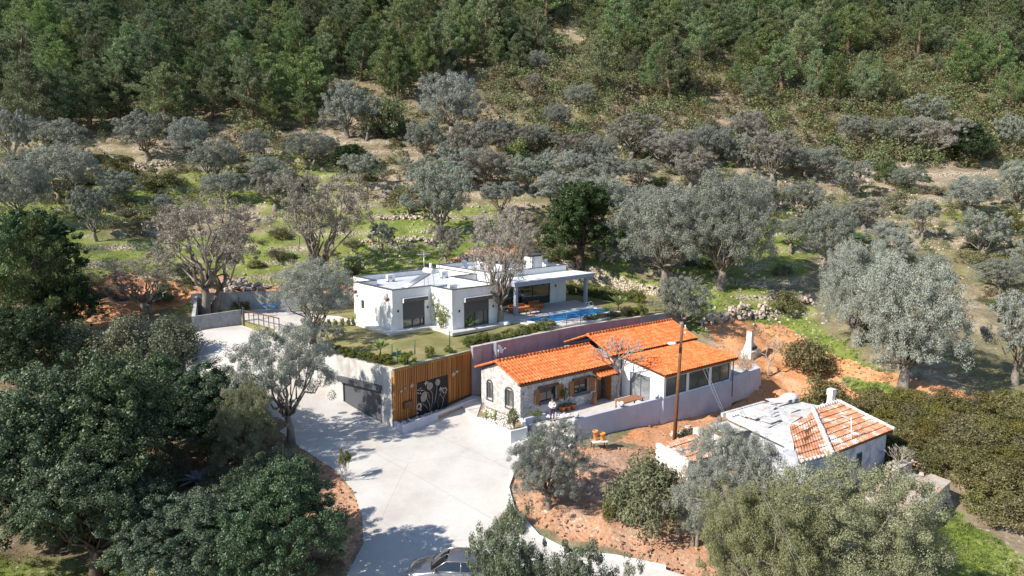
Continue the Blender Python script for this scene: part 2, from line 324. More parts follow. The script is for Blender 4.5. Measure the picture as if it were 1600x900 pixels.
def water_mat():
    m, n, b = nt('pool_water', .03, .5); b.inputs['IOR'].default_value = 1.33; co = coord(n)
    n.links.new(ramp(n, noise(n, co, .5, 3), [(.35, (.005, .25, .62)), (.65, (.02, .45, .85))]), b.inputs['Base Color'])
    bump(n, b, noise(n, co, 3, 3), .02, .5)
water_mat()
def leaf_mat(name, dark, light, hue=.022, trans=.25, rough=.6, lo=.78, hi=1.2):
    m, n, b = nt(name, rough, .25); ge = N(n, 'ShaderNodeNewGeometry'); oi = N(n, 'ShaderNodeObjectInfo')
    c = ramp(n, ge.outputs['Random Per Island'], [(0, dark), (.55, tuple((a + b2) / 2 for a, b2 in zip(dark, light))), (1, light)])
    hs = N(n, 'ShaderNodeHueSaturation'); n.links.new(c, hs.inputs['Color'])
    mr = N(n, 'ShaderNodeMapRange'); n.links.new(oi.outputs['Random'], mr.inputs[0]); mr.inputs[3].default_value = lo; mr.inputs[4].default_value = hi; n.links.new(mr.outputs[0], hs.inputs['Value'])
    wn_ = N(n, 'ShaderNodeTexWhiteNoise', noise_dimensions='1D'); n.links.new(oi.outputs['Random'], wn_.inputs['W'])
    mh = N(n, 'ShaderNodeMapRange'); n.links.new(wn_.outputs['Value'], mh.inputs[0]); mh.inputs[3].default_value = .5 - hue; mh.inputs[4].default_value = .5 + hue; n.links.new(mh.outputs[0], hs.inputs['Hue'])
    wn2 = N(n, 'ShaderNodeTexWhiteNoise', noise_dimensions='1D'); n.links.new(math_(n, 'ADD', oi.outputs['Random'], 3.7), wn2.inputs['W'])
    ms = N(n, 'ShaderNodeMapRange'); n.links.new(wn2.outputs['Value'], ms.inputs[0]); ms.inputs[3].default_value = .75; ms.inputs[4].default_value = 1.2; n.links.new(ms.outputs[0], hs.inputs['Saturation'])
    n.links.new(hs.outputs[0], b.inputs['Base Color'])
    tr = N(n, 'ShaderNodeBsdfTranslucent'); n.links.new(hs.outputs[0], tr.inputs[0]); mx = N(n, 'ShaderNodeMixShader'); mx.inputs[0].default_value = trans
    out = n.nodes['Material Output']; n.links.new(b.outputs[0], mx.inputs[1]); n.links.new(tr.outputs[0], mx.inputs[2]); n.links.new(mx.outputs[0], out.inputs[0])
leaf_mat('olive_leaf', (.18, .20, .155), (.38, .40, .34), trans=.2, lo=.75, hi=1.12)
leaf_mat('olive_leaf_warm', (.185, .168, .135), (.365, .34, .285), trans=.2)
leaf_mat('olive_leaf_green', (.11, .12, .055), (.30, .31, .18), trans=.2)
leaf_mat('pine_needle', (.068, .105, .04), (.25, .31, .145), .03, .25, lo=.6, hi=1.5)
leaf_mat('oak_leaf', (.028, .055, .022), (.15, .215, .11), trans=.15, rough=.42)
leaf_mat('dark_oak_leaf', (.018, .045, .012), (.07, .12, .035), rough=.45)
leaf_mat('laurel_leaf', (.09, .11, .06), (.30, .33, .23), rough=.4)
leaf_mat('mastic_leaf', (.075, .075, .022), (.28, .25, .10), trans=.3)
leaf_mat('scrub_leaf', (.09, .085, .045), (.27, .25, .15))
leaf_mat('hedge_leaf', (.06, .08, .018), (.26, .28, .08))
leaf_mat('juicy_leaf', (.14, .20, .04), (.46, .50, .16), rough=.4)
leaf_mat('agave_leaf', (.40, .48, .50), (.62, .70, .72), rough=.4)
leaf_mat('grass_blade', (.09, .13, .02), (.30, .33, .10))
leaf_mat('dry_blade', (.25, .19, .11), (.50, .42, .28))
# ------------------------------------------------------------------ mesh builder
class MB:
    def __init__(s): s.v = []; s.f = []; s.m = []; s.sm = []; s.M = None
    def at(s, M): s.M = M; return s
    def add(s, vs, fs, mi=0, smooth=False):
        o = len(s.v)
        for p in vs: s.v.append(tuple(s.M @ Vector(p)) if s.M is not None else tuple(p))
        for f in fs: s.f.append([i + o for i in f]); s.m.append(mi); s.sm.append(smooth)
        return s
    def hexa(s, b, t, mi=0):     # b, t: 4 bottom, 4 top points, ccw from above
        return s.add(list(b) + list(t), [(3, 2, 1, 0), (4, 5, 6, 7), (0, 1, 5, 4), (1, 2, 6, 5), (2, 3, 7, 6), (3, 0, 4, 7)], mi)
    def box(s, x0, x1, y0, y1, z0, z1, mi=0):
        return s.hexa([(x0, y0, z0), (x1, y0, z0), (x1, y1, z0), (x0, y1, z0)], [(x0, y0, z1), (x1, y0, z1), (x1, y1, z1), (x0, y1, z1)], mi)
    def prism(s, poly, z0, z1, mi=0, caps=True):
        n = len(poly); Z0 = z0 if hasattr(z0, '__len__') else [z0] * n; Z1 = z1 if hasattr(z1, '__len__') else [z1] * n
        vs = [(p[0], p[1], Z0[i]) for i, p in enumerate(poly)] + [(p[0], p[1], Z1[i]) for i, p in enumerate(poly)]
        fs = [(i, (i + 1) % n, n + (i + 1) % n, n + i) for i in range(n)]
        if caps: fs += [tuple(range(n))[::-1], tuple(range(n, 2 * n))]
        return s.add(vs, fs, mi)
    def tube(s, pts, rad, n=7, mi=0, caps=True, smooth=True):
        pts = [Vector(p) for p in pts]; rad = rad if hasattr(rad, '__len__') else [rad] * len(pts); vs = []; fs = []
        for i, p in enumerate(pts):
            d = (pts[min(i + 1, len(pts) - 1)] - pts[max(i - 1, 0)]).normalized()
            a = d.cross(Vector((0, 0, 1)) if abs(d.z) < .9 else Vector((1, 0, 0))).normalized(); b = d.cross(a)
            for k in range(n):
                t = 2 * math.pi * k / n; vs.append(p + (a * math.cos(t) + b * math.sin(t)) * rad[i])
        for i in range(len(pts) - 1):
            for k in range(n): fs.append((i * n + k, i * n + (k + 1) % n, (i + 1) * n + (k + 1) % n, (i + 1) * n + k))
        s.add(vs, fs, mi, smooth)
        if caps:
            o = len(s.v) - len(vs); s.f.append([o + k for k in range(n)][::-1]); s.m.append(mi); s.sm.append(False)
            s.f.append([o + (len(pts) - 1) * n + k for k in range(n)]); s.m.append(mi); s.sm.append(False)
        return s
    def ball(s, c, r, mi=0, nu=10, nv=7, smooth=True):
        r = r if hasattr(r, '__len__') else (r, r, r); vs = [(c[0], c[1], c[2] - r[2])]
        for j in range(1, nv):
            ph = -math.pi / 2 + math.pi * j / nv
            for i in range(nu):
                t = 2 * math.pi * i / nu; vs.append((c[0] + r[0] * math.cos(ph) * math.cos(t), c[1] + r[1] * math.cos(ph) * math.sin(t), c[2] + r[2] * math.sin(ph)))
        vs.append((c[0], c[1], c[2] + r[2])); T = len(vs) - 1; fs = []
        for i in range(nu):
            fs.append((0, 1 + (i + 1) % nu, 1 + i)); fs.append((T, T - nu + i, T - nu + (i + 1) % nu))
            for j in range(nv - 2): a = 1 + j * nu; fs.append((a + i, a + (i + 1) % nu, a + nu + (i + 1) % nu, a + nu + i))
        return s.add(vs, fs, mi, smooth)
    def lathe(s, c, prof, n=14, mi=0):
        vs = []; fs = []
        for r, z in prof:
            for k in range(n): t = 2 * math.pi * k / n; vs.append((c[0] + r * math.cos(t), c[1] + r * math.sin(t), c[2] + z))
        for i in range(len(prof) - 1):
            for k in range(n): fs.append((i * n + k, i * n + (k + 1) % n, (i + 1) * n + (k + 1) % n, (i + 1) * n + k))
        return s.add(vs, fs, mi, True)
    def rocks(s, pts, r0, r1, mi=0, flat=.7, g=None):
        g = g or rng
        for p in pts:
            r = g.uniform(r0, r1); q = []
            base = [(-1, -1, -1), (1, -1, -1), (1, 1, -1), (-1, 1, -1), (-1, -1, 1), (1, -1, 1), (1, 1, 1), (-1, 1, 1)]
            a = g.uniform(0, 6.28); ca, sa = math.cos(a), math.sin(a); sx, sy, sz = g.uniform(.7, 1.3), g.uniform(.6, 1.1), g.uniform(.45, .9) * flat
            for x, y, z in base:
                k = g.uniform(.6, 1.0) * (.78 if z > 0 else 1); X, Y, Z = x * sx * r * k * .8, y * sy * r * k * .8, z * sz * r * .8 * g.uniform(.8, 1.1)
                q.append((p[0] + X * ca - Y * sa, p[1] + X * sa + Y * ca, p[2] + Z + r * .3))
            s.hexa(q[:4], q[4:], mi)
        return s
    def build(s, name, mats, parent=None, loc=None, rot=0, bevel=0):
        me = bpy.data.meshes.new(name); me.from_pydata(s.v, [], s.f); mats = mats if isinstance(mats, (list, tuple)) else [mats]
        for m in mats: me.materials.append(MAT[m])
        me.polygons.foreach_set('material_index', s.m); me.polygons.foreach_set('use_smooth', s.sm); me.update()
        o = bpy.data.objects.new(name, me); COL.objects.link(o)
        if parent: o.parent = parent
        if loc is not None: o.location = loc
        o.rotation_euler[2] = rot
        if bevel:
            b = o.modifiers.new('bevel', 'BEVEL'); b.width = bevel; b.segments = 2; b.limit_method = 'ANGLE'
        return o
def tag(o, label=None, cat=None, group=None, kind=None):
    for k, v in (('label', label), ('category', cat), ('group', group), ('kind', kind)):
        if v: o[k] = v
    return o
def empty(name, loc, rot=0, label=None, cat=None, group=None):
    o = bpy.data.objects.new(name, None); o.empty_display_size = .2; COL.objects.link(o); o.location = loc; o.rotation_euler[2] = rot
    return tag(o, label, cat, group)
def clone(o, loc=None, rot=None, scale=None, label=None, cat=None, group=None, parent=None):
    c = o.copy(); COL.objects.link(c); c.parent = parent
    if loc is not None: c.location = loc
    if rot is not None: c.rotation_euler[2] = rot
    if scale is not None: c.scale = scale
    for k in ('label', 'category', 'group'):
        if k in c.keys() and parent is None: del c[k]
    tag(c, label, cat, group)
    for ch in [x for x in ALLCH.get(o.name, [])]: ALLCH.setdefault(c.name, []).append(clone(ch, parent=c))
    return c
ALLCH = {}
def kids(root, *objs): ALLCH.setdefault(root.name, []).extend(objs); return root
def inset(poly, t):
    n = len(poly); out = []
    for i in range(n):
        p0, p1, p2 = Vector(poly[i - 1][:2]), Vector(poly[i][:2]), Vector(poly[(i + 1) % n][:2])
        d1 = (p1 - p0).normalized(); d2 = (p2 - p1).normalized(); n1 = Vector((-d1.y, d1.x)); n2 = Vector((-d2.y, d2.x))
        m = (n1 + n2); k = t / max(.2, (1 + n1.dot(n2))); out.append(p1 + m * k)
    return out
def wall_ring(mb, poly, t, z0, z1, opens={}, mi=0, skip=()):
    """ccw polygon; opens[i] = [(s0, s1, w0, w1)] along edge i; real openings through the wall"""
    n = len(poly); ins = inset(poly, t)
    for i in range(n):
        if i in skip: continue
        a, b = Vector(poly[i]), Vector(poly[(i + 1) % n]); ia, ib = ins[i], ins[(i + 1) % n]; L = (b - a).length; d = (b - a) / L; nn = Vector((-d.y, d.x)) * t
        cuts = sorted(set([0, L] + [x for o in opens.get(i, []) for x in o[:2]]))
        for s0, s1 in zip(cuts, cuts[1:]):
            o0, o1 = a + d * s0, a + d * s1; i0 = ia if s0 == 0 else o0 + nn; i1 = ib if s1 == L else o1 + nn
            hs = sorted([(o[2], o[3]) for o in opens.get(i, []) if o[0] <= s0 + 1e-6 and o[1] >= s1 - 1e-6]); z = z0; seg = []
            for h0, h1 in hs:
                if h0 > z: seg.append((z, h0))
                z = h1
            if z < z1: seg.append((z, z1))
            for c0, c1 in seg:
                mb.hexa([(o0.x, o0.y, c0), (o1.x, o1.y, c0), (i1.x, i1.y, c0), (i0.x, i0.y, c0)], [(o0.x, o0.y, c1), (o1.x, o1.y, c1), (i1.x, i1.y, c1), (i0.x, i0.y, c1)], mi)
    return mb
def edgeM(poly, i, s=0, z=0):
    """matrix: x along edge i from distance s, y into the building, z up"""
    a, b = Vector(poly[i]), Vector(poly[(i + 1) % len(poly)]); d = (b - a).normalized(); o = a + d * s
    return Matrix(((d.x, -d.y, 0, o.x), (d.y, d.x, 0, o.y), (0, 0, 1, z), (0, 0, 0, 1)))
def sheet(name, poly, zf, mat, step=.6, off=0.0, skirt=.25, label=None):
    pts = []; n = len(poly)
    for i in range(n):
        a, b = Vector(poly[i][:2]), Vector(poly[(i + 1) % n][:2]); k = max(1, int((b - a).length / step))
        for j in range(k): pts.append(a + (b - a) * j / k)
    nb = len(pts); xs = [p.x for p in pts]; ys = [p.y for p in pts]
    gx, gy = np.meshgrid(np.arange(min(xs), max(xs), step), np.arange(min(ys), max(ys), step)); gx = gx.ravel(); gy = gy.ravel()
    bp = [(p.x, p.y) for p in pts]; ok = inpoly(gx, gy, bp) & (pdist(gx, gy, bp) > step * .45)
    allp = pts + [Vector((a, b)) for a, b in zip(gx[ok], gy[ok])]
    vo, _, fo, _, _, _ = delaunay_2d_cdt(allp, [(i, (i + 1) % nb) for i in range(nb)], [list(range(nb))], 1, 1e-5)
    X = np.array([v.x for v in vo]); Y = np.array([v.y for v in vo]); Z = zf(X, Y) + off
    mb = MB(); mb.add([(x, y, z) for x, y, z in zip(X, Y, Z)], [tuple(f) for f in fo], 0, True)
    bz = zf(np.array([p.x for p in pts]), np.array([p.y for p in pts])) + off
    vs = [(p.x, p.y, z) for p, z in zip(pts, bz)] + [(p.x, p.y, z - skirt) for p, z in zip(pts, bz)]
    mb.add(vs, [(i, nb + i, nb + (i + 1) % nb, (i + 1) % nb) for i in range(nb)])
    o = mb.build(name, mat); o['kind'] = 'structure'; return o

# ------------------------------------------------------------------ the hillside (one sheet)
def axis(lo, hi, fine0, fine1, st, grow=1.08):
    a = list(np.arange(fine0, fine1, st)); s = st; x = a[-1]
    while x < hi: s = min(s * grow, 6); x += s; a.append(x)
    s = st; x = fine0; b = []
    while x > lo: s = min(s * grow, 6); x -= s; b.append(x)
    return np.array(b[::-1] + a)
xs = axis(-330, 330, -58, 58, .55); ys = axis(-4, 350, 20, 128, .5, 1.06)
GX, GY = np.meshgrid(xs, ys); ZZ = ground(GX, GY)
soil_polys = [[(1095, 500), (1150, 498), (1230, 512), (1300, 560), (1345, 588), (1290, 592), (1240, 640), (1140, 652), (1060, 702), (960, 692), (1000, 665), (1100, 640), (1140, 620), (1140, 580), (1110, 520)],
              [(800, 740), (830, 690), (930, 700), (1060, 700), (1090, 740), (1060, 800), (1130, 905), (1040, 905), (960, 860), (880, 845), (820, 810), (790, 780)],
              [(470, 700), (520, 730), (560, 780), (565, 840), (540, 895), (470, 885), (450, 760)],
              [(180, 425), (300, 430), (480, 440), (560, 452), (550, 470), (300, 470), (200, 500), (60, 520), (90, 480)],
              [(700, 405), (800, 372), (830, 395), (720, 425)], [(1240, 600), (1300, 590), (1350, 620), (1310, 640)], [(1540, 655), (1600, 640), (1600, 680), (1560, 670)]]
road_poly = [(1228, 512), (1300, 556), (1420, 592), (1500, 612), (1600, 642), (1600, 657), (1480, 628), (1400, 606), (1300, 584), (1240, 560)]
green_polys = [[(560, 322), (780, 322), (800, 368), (700, 405), (700, 430), (560, 442), (540, 400)], [(130, 432), (120, 395), (250, 372), (440, 368), (450, 412), (230, 425)], [(900, 400), (960, 400), (1010, 440), (1200, 452), (1200, 500), (1100, 505), (950, 480)],
               [(1180, 345), (1260, 320), (1275, 400), (1200, 430)], [(1110, 470), (1260, 478), (1340, 550), (1400, 590), (1390, 610), (1300, 570), (1160, 505)], [(1310, 588), (1400, 610), (1390, 640), (1330, 612)],
               [(1400, 830), (1470, 780), (1600, 880), (1600, 960), (1350, 960)], [(-60, 860), (110, 872), (230, 890), (200, 990), (-60, 990)], [(150, 300), (330, 260), (480, 270), (560, 300), (300, 330), (160, 350)], [(380, 225), (470, 235), (600, 260), (560, 290), (400, 262)], [(20, 500), (80, 490), (90, 530), (30, 540)]]
SOILW = [wpoly(q) for q in soil_polys]; GREENW = [wpoly(q) for q in green_polys]; ROADW = wpoly(road_poly)
def soft(x, y, poly, w): return np.where(inpoly(x, y, poly), np.clip(.5 + pdist(x, y, poly) / w, 0, 1), np.clip(.5 - pdist(x, y, poly) / w, 0, 1))
x1, y1 = GX.ravel(), GY.ravel(); near = y1 < 130
zr_ = np.zeros(x1.shape); zg_ = np.zeros(x1.shape)
for q in SOILW: zr_[near] = np.maximum(zr_[near], soft(x1[near], y1[near], q, 1.6))
zr_[near] = np.maximum(zr_[near], soft(x1[near], y1[near], ROADW, .8))
for q in GREENW: zg_[near] = np.maximum(zg_[near], soft(x1[near], y1[near], q, 4))
zg_[near] = np.maximum(zg_[near], .66 * np.clip((y1[near] - 60) / 10, 0, 1) * np.clip((fbm(x1[near] * .07, y1[near] * .07) - .36) * 6 - np.clip((x1[near] - 30) / 40, 0, .7), 0, 1) * np.clip((115 - y1[near]) / 20, 0, 1))
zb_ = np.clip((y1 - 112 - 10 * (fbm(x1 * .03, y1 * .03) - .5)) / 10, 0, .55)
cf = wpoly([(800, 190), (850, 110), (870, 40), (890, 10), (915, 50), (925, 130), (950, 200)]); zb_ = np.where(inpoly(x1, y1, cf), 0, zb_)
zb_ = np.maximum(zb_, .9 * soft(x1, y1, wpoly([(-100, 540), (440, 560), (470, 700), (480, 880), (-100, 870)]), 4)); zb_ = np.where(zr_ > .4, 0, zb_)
za_ = np.zeros(x1.shape)
for q in SOILW[1:3]: za_[near] = np.maximum(za_[near], soft(x1[near], y1[near], q, 4))
bumps = np.zeros(x1.shape)
for q in SOILW[:4]: bumps[near] += np.where(soft(x1[near], y1[near], q, 1.0) > .5, (fbm(x1[near] * 1.1, y1[near] * 1.1, 4) - .47) * 1.5 * np.clip(pdist(x1[near], y1[near], q) / 2, 0, 1), 0)
ZZ = ZZ + bumps.reshape(ZZ.shape)
ny, nx = GX.shape; me = bpy.data.meshes.new('hillside')
me.vertices.add(nx * ny); me.vertices.foreach_set('co', np.stack([x1, y1, ZZ.ravel()], 1).ravel())
ii = (np.arange(ny - 1)[:, None] * nx + np.arange(nx - 1)[None]).ravel(); fq = np.stack([ii, ii + 1, ii + nx + 1, ii + nx], 1)
me.loops.add(fq.size); me.loops.foreach_set('vertex_index', fq.ravel()); me.polygons.add(len(fq)); me.polygons.foreach_set('loop_start', np.arange(len(fq)) * 4); me.polygons.foreach_set('loop_total', np.full(len(fq), 4))
me.polygons.foreach_set('use_smooth', np.ones(len(fq), bool)); me.update(calc_edges=True)
ca = me.color_attributes.new('zone', 'FLOAT_COLOR', 'POINT'); ca.data.foreach_set('color', np.stack([zr_, zg_, zb_, za_], 1).ravel())
me.materials.append(MAT['hillside_ground']); o = bpy.data.objects.new('hillside', me); COL.objects.link(o); tag(o, kind='structure')

# ------------------------------------------------------------------ drive, yard, garden, terrace
def H2(px, py): h = hit(px, py); return (h[0], h[1])
def Q2(px, py, z): h = P(px, py, z=z); return (h[0], h[1])
WL = (-8.65, 48.3)                              # corner where slat wall and concrete wall meet
drive = [Q2(378, 509, 4.7), Q2(306, 516, 4.7), Q2(286, 536, 4.3), Q2(290, 560, 3.6), Q2(335, 582, 2.9), Q2(372, 600, 2.3), Q2(402, 628, 1.6), Q2(440, 680, .3), Q2(476, 706, -.1), Q2(521, 736, -.5), Q2(552, 768, -.8), Q2(566, 808, -1.2), Q2(568, 850, -1.6), Q2(541, 905, -2.1),
         (-9.5, 26), (-9, 18), (9, 18), (9, 26), Q2(1080, 905, -2.3), Q2(1040, 893, -2.2), Q2(960, 876, -2.0), Q2(887, 868, -1.9), Q2(838, 838, -1.5), Q2(798, 792, -1.0), Q2(790, 765, -.85), Q2(800, 738, -.6), Q2(818, 708, -.3), Q2(838, 690, -.1), Q2(826, 668, .05), (1.2, 47.2), (.6, 48.8), (-1.6, 52.6), (-3.1, 54.1), WL, (-15.4, 53), (-18.6, 56.4), (-21, 59.2), (-24.6, 62.5)]
drive = [tuple(map(float, q[:2])) for q in drive]
def drz(x, y): return smoothz(x, y)
sheet('concrete_drive', drive, drz, 'drive_concrete', .6, .04, .3)
zz = lambda z: (lambda x, y: np.full(np.shape(x), z, float))
kerb = MB(); kp = [Q2(1040, 893, -2.2), Q2(960, 876, -2.0), Q2(887, 868, -1.9), Q2(838, 838, -1.5), Q2(798, 792, -1.0), Q2(790, 765, -.85), Q2(800, 738, -.6)]
kl = [Vector((a, b)) for a, b in kp]
for a, b in zip(kl, kl[1:]):
    n_ = Vector((-(b - a).y, (b - a).x)).normalized() * .22; za, zb = float(drz(a.x, a.y)), float(drz(b.x, b.y))
    q = [a, b, b + n_ * -1, a + n_ * -1]; zs = [za, zb, zb, za]
    kerb.hexa([(p.x, p.y, z - .2) for p, z in zip(q, zs)], [(p.x, p.y, z + .17) for p, z in zip(q, zs)])
tag(kerb.build('drive_kerb', 'white_render'), kind='structure')
garden = sheet('garden_lawn', [tuple(p) for p in GARDEN], lambda x, y: lawnz(x, y) + (fbm(x * .5, y * .5) - .5) * .06, 'lawn', .8, 0, .6)
# villa frame (u along its fronts, v to the back), cottage frame
VO, VA = Vector((-10.41, 58.48, 5.2)), R(90 - 49); SO, SA = Vector((.62, 48.8, .5)), R(90 - 53)
def UV(O, A, u, v): return (O.x + u * math.cos(A) - v * math.sin(A), O.y + u * math.sin(A) + v * math.cos(A))
pave = [UV(VO, VA, *q) for q in [(9.4, -3.2), (11, -4.2), (11.3, -7.2), (13.2, -8.0), (17.5, -8.5), (22.5, -7.6), (22.6, -3.5), (23.9, .9), (12.0, 1.9), (9.4, 3.8)]]
sheet('pool_paving', pave, zz(GZ + .1), 'paving', 1.2, 0, .14)
yard = [Q2(378, 505, 4.75), Q2(440, 520, 4.9), Q2(492, 503, 5.1), Q2(556, 502, 5.15), UV(VO, VA, -.1, 6), UV(VO, VA, -.1, 10), UV(VO, VA, -3, 14), Q2(500, 488, 5.1), Q2(440, 482, 5), Q2(385, 480, 4.9)]
sheet('yard_paving', yard, lambda x, y: np.maximum(smoothz(x, y) * 0 + 5.13, 5.13), 'paving', 1.0, 0, .6)
slab = MB().prism([(-.95, -1), (3.2, -.95), (3.2, -4.4), (9.9, -4.3), (9.9, -2.9), (9.31, -2.9), (9.31, -3.31), (3.99, -3.31), (3.99, -.01), (-.01, -.01), (-.01, 6.7), (-.95, 6.7)], -.15, .1)
tag(slab.build('villa_plinth', 'paving', None, VO, VA), kind='structure')
terr = [UV(SO, SA, *q) for q in [(-.1, -.01), (.2, -1.55), (1.2, -1.6), (1.7, -4.05), (10.6, -4.4), (10.6, -.01)]]
sheet('cottage_terrace', terr, zz(.5), 'paving', 1.0, 0, 1.0)
terr2 = [UV(SO, SA, *q) for q in [(19.3, -4.3), (24, -4.5), (25.2, -1.2), (25.4, 2.6), (20.2, 3), (19.3, -.3)]]
sheet('barbecue_paving', terr2, zz(.95), 'paving', 1.0, 0, 1.0)

# ------------------------------------------------------------------ retaining walls
def wall_line(name, pts, t, mat, label, cat='wall', cope=None, root=None, group=None):
    """pts: (x, y, z0, z1); thickness t to the left of the line"""
    mb = MB(); cm = MB(); pv = [Vector(p[:2]) for p in pts]; off = []
    for i in range(len(pv)):
        d1 = (pv[i] - pv[i - 1]).normalized() if i else (pv[1] - pv[0]).normalized(); d2 = (pv[i + 1] - pv[i]).normalized() if i < len(pv) - 1 else d1
        n1 = Vector((-d1.y, d1.x)); n2 = Vector((-d2.y, d2.x)); off.append((n1 + n2) / max(.3, 1 + n1.dot(n2)))
    for i in range(len(pv) - 1):
        a, b = pts[i], pts[i + 1]; A, B = pv[i], pv[i + 1]; IA, IB = A + off[i] * t, B + off[i + 1] * t
        mb.hexa([(A.x, A.y, a[2]), (B.x, B.y, b[2]), (IB.x, IB.y, b[2]), (IA.x, IA.y, a[2])], [(A.x, A.y, a[3]), (B.x, B.y, b[3]), (IB.x, IB.y, b[3]), (IA.x, IA.y, a[3])])
        if cope:
            oA, oB = A - off[i] * .04, B - off[i + 1] * .04; JA, JB = A + off[i] * (t + .04), B + off[i + 1] * (t + .04)
            cm.hexa([(oA.x, oA.y, a[3] + .002), (oB.x, oB.y, b[3] + .002), (JB.x, JB.y, b[3] + .002), (JA.x, JA.y, a[3] + .002)], [(oA.x, oA.y, a[3] + .06), (oB.x, oB.y, b[3] + .06), (JB.x, JB.y, b[3] + .06), (JA.x, JA.y, a[3] + .06)])
    if not cope: o = mb.build(name, mat); return tag(o, label, cat, group)
    r = empty(name, (pts[0][0], pts[0][1], pts[0][2]), 0, label, cat, group)
    for m_, nm, mt in ((mb, 'wall_face', mat), (cm, 'coping', cope)):
        c = m_.build(nm, mt); c.parent = r; c.location = -Vector(r.location)
    return r
# concrete garage wall along the upper drive
conc = [(-21, 59.2, 3.0, 5.2), (-18.6, 56.4, 2.0, 5.12), (-15.4, 53.0, .8, 4.85), (WL[0] - .18, WL[1] + .12, -.8, 4.62)]
gw = empty('garage_wall', (-15.4, 53, .8), 0, 'pale concrete retaining wall with the roller door, rising along the upper drive', 'wall')
pv = [Vector(p[:2]) for p in conc]
def lerp_conc(s):     # distance from the slat corner
    L = 0
    for i in range(len(conc) - 1, 0, -1):
        a, b = Vector(conc[i]), Vector(conc[i - 1]); l = (a.xy - b.xy).length
        if s <= L + l: return a + (b - a) * ((s - L) / l)
        L += l
    return Vector(conc[0])
g0, g1 = 1.1, 5.3; mb = MB(); d = (Vector(conc[2][:2]) - Vector(conc[3][:2])).normalized(); nn = Vector((d.y, -d.x)) * .35
def cseg(s0, s1, zb=None, zt=None):
    a, b = lerp_conc(s0), lerp_conc(s1); A0 = zb[0] if zb else a.z; B0 = zb[1] if zb else b.z
    ta = 4.62 + (4.85 - 4.62) * s0 / 8.2 if zt is None else zt[0]; tb = 4.62 + (4.85 - 4.62) * s1 / 8.2 if zt is None else zt[1]
    mb.hexa([(b.x, b.y, B0), (a.x, a.y, A0), (a.x + nn.x, a.y + nn.y, A0), (b.x + nn.x, b.y + nn.y, B0)], [(b.x, b.y, tb), (a.x, a.y, ta), (a.x + nn.x, a.y + nn.y, ta), (b.x + nn.x, b.y + nn.y, tb)])
LC = (Vector(conc[2][:2]) - Vector(conc[3][:2])).length
cseg(0, g0); cseg(g0, g1, (3.15, 3.15)); cseg(g1, LC - .001)
for a, b in ((conc[1], conc[2]), (conc[0], conc[1])):
    A, B = Vector(a[:2]), Vector(b[:2]); e = (A - B).normalized(); n3 = Vector((e.y, -e.x)) * .35
    mb.hexa([(A.x, A.y, a[2]), (B.x, B.y, b[2]), (B.x + n3.x, B.y + n3.y, b[2]), (A.x + n3.x, A.y + n3.y, a[2])], [(A.x, A.y, a[3]), (B.x, B.y, b[3]), (B.x + n3.x, B.y + n3.y, b[3]), (A.x + n3.x, A.y + n3.y, a[3])])
c = mb.build('wall_face', 'concrete_wall'); c.parent = gw; c.location = -Vector(gw.location)
# roller door set back in the opening, with its box above
a, b = lerp_conc(g0), lerp_conc(g1); ang = math.atan2(b.y - a.y, b.x - a.x)
dm = MB(); Lg = g1 - g0
for k in range(32):
    z = -.5 + k * .115
    if z < 3.1: dm.box(.04, Lg - .04, -.13 - (.012 if k % 2 else 0), -.07, z, min(z + .111, 3.14))
dr = dm.build('roller_door', 'shutter_grey'); dr.parent = gw; dr.location = Vector((a.x, a.y, 0)) - Vector(gw.location); dr.rotation_euler[2] = ang
bm_ = MB().box(-.12, Lg + .25, .004, .34, 2.82, 3.2); bo = bm_.build('roller_box', 'grey_trim'); bo.parent = gw; bo.location = dr.location; bo.rotation_euler[2] = ang
fm = MB().box(.002, .07, -.2, .02, -.3, 2.81).box(Lg - .07, Lg - .002, -.2, .02, 0, 2.81); fo_ = fm.build('guide_rail', 'grey_trim'); fo_.parent = gw; fo_.location = dr.location; fo_.rotation_euler[2] = ang

# timber slat wall with metal flower panel
A = Vector(WL); B = Vector((-3.35, 54.0)); sL = (B - A).length; sA = math.atan2(B.y - A.y, B.x - A.x)
sw = empty('timber_slat_wall', (A.x, A.y, 0), sA, 'orange timber slat wall on the drive, left of the stone cottage', 'wall')
MB().box(0, sL + 2.6, .12, .5, -.6, 4.5).build('backing_wall', 'dark_wood', sw)
MB().box(-.05, sL + .02, .08, .55, 4.502, 4.62).build('coping', 'concrete_wall', sw)
m = MB(); x = .02; k = 0
pA, pB = 1.95, 5.25
while x < sL - .06:
    inp = pA < x < pB; m.box(x, x + .115, -.07 - .025 * (k % 3 == 0), .06, 3.15 if inp else .55 + x * .06, 4.48); x += .175; k += 1
m.box(.0, .018, -.05, .1, .4, 4.48); m.build('slats', 'slat_timber', sw)
m = MB(); x = sL + .05
while x < sL + 2.35: m.box(x, x + .115, .03, .118, .75, 3.1); x += .175
m.build('lower_slats', 'slat_timber', sw)
MB().box(pA + .06, pB - .05, .02, .1, .35, 3.1).build('black_panel', 'art_black', sw)
def stem(pts): art.tube([(x, -.03 - .02 * math.sin(i), z) for i, (x, z) in enumerate(pts)], .028, 5)
art = MB()
for ps in [[(3.35, .55), (2.9, 1.15), (2.45, 1.5)], [(3.35, .55), (3.3, 1.2), (2.95, 1.9)], [(3.35, .55), (3.6, 1.3), (3.6, 2.0), (3.3, 2.45)], [(3.35, .55), (3.85, 1.2), (4.0, 1.9), (4.1, 2.5)], [(4.2, .5), (4.1, 1.2), (4.3, 1.7), (4.7, 2.0)], [(4.55, .55), (4.7, 1.1), (4.75, 1.4)], [(4.7, 1.3), (5.05, 1.75)], [(4.7, 1.3), (4.4, 1.75)], [(3.35, 1.6), (3.2, 2.1), (2.7, 2.45), (2.3, 2.5)]]: stem(ps)
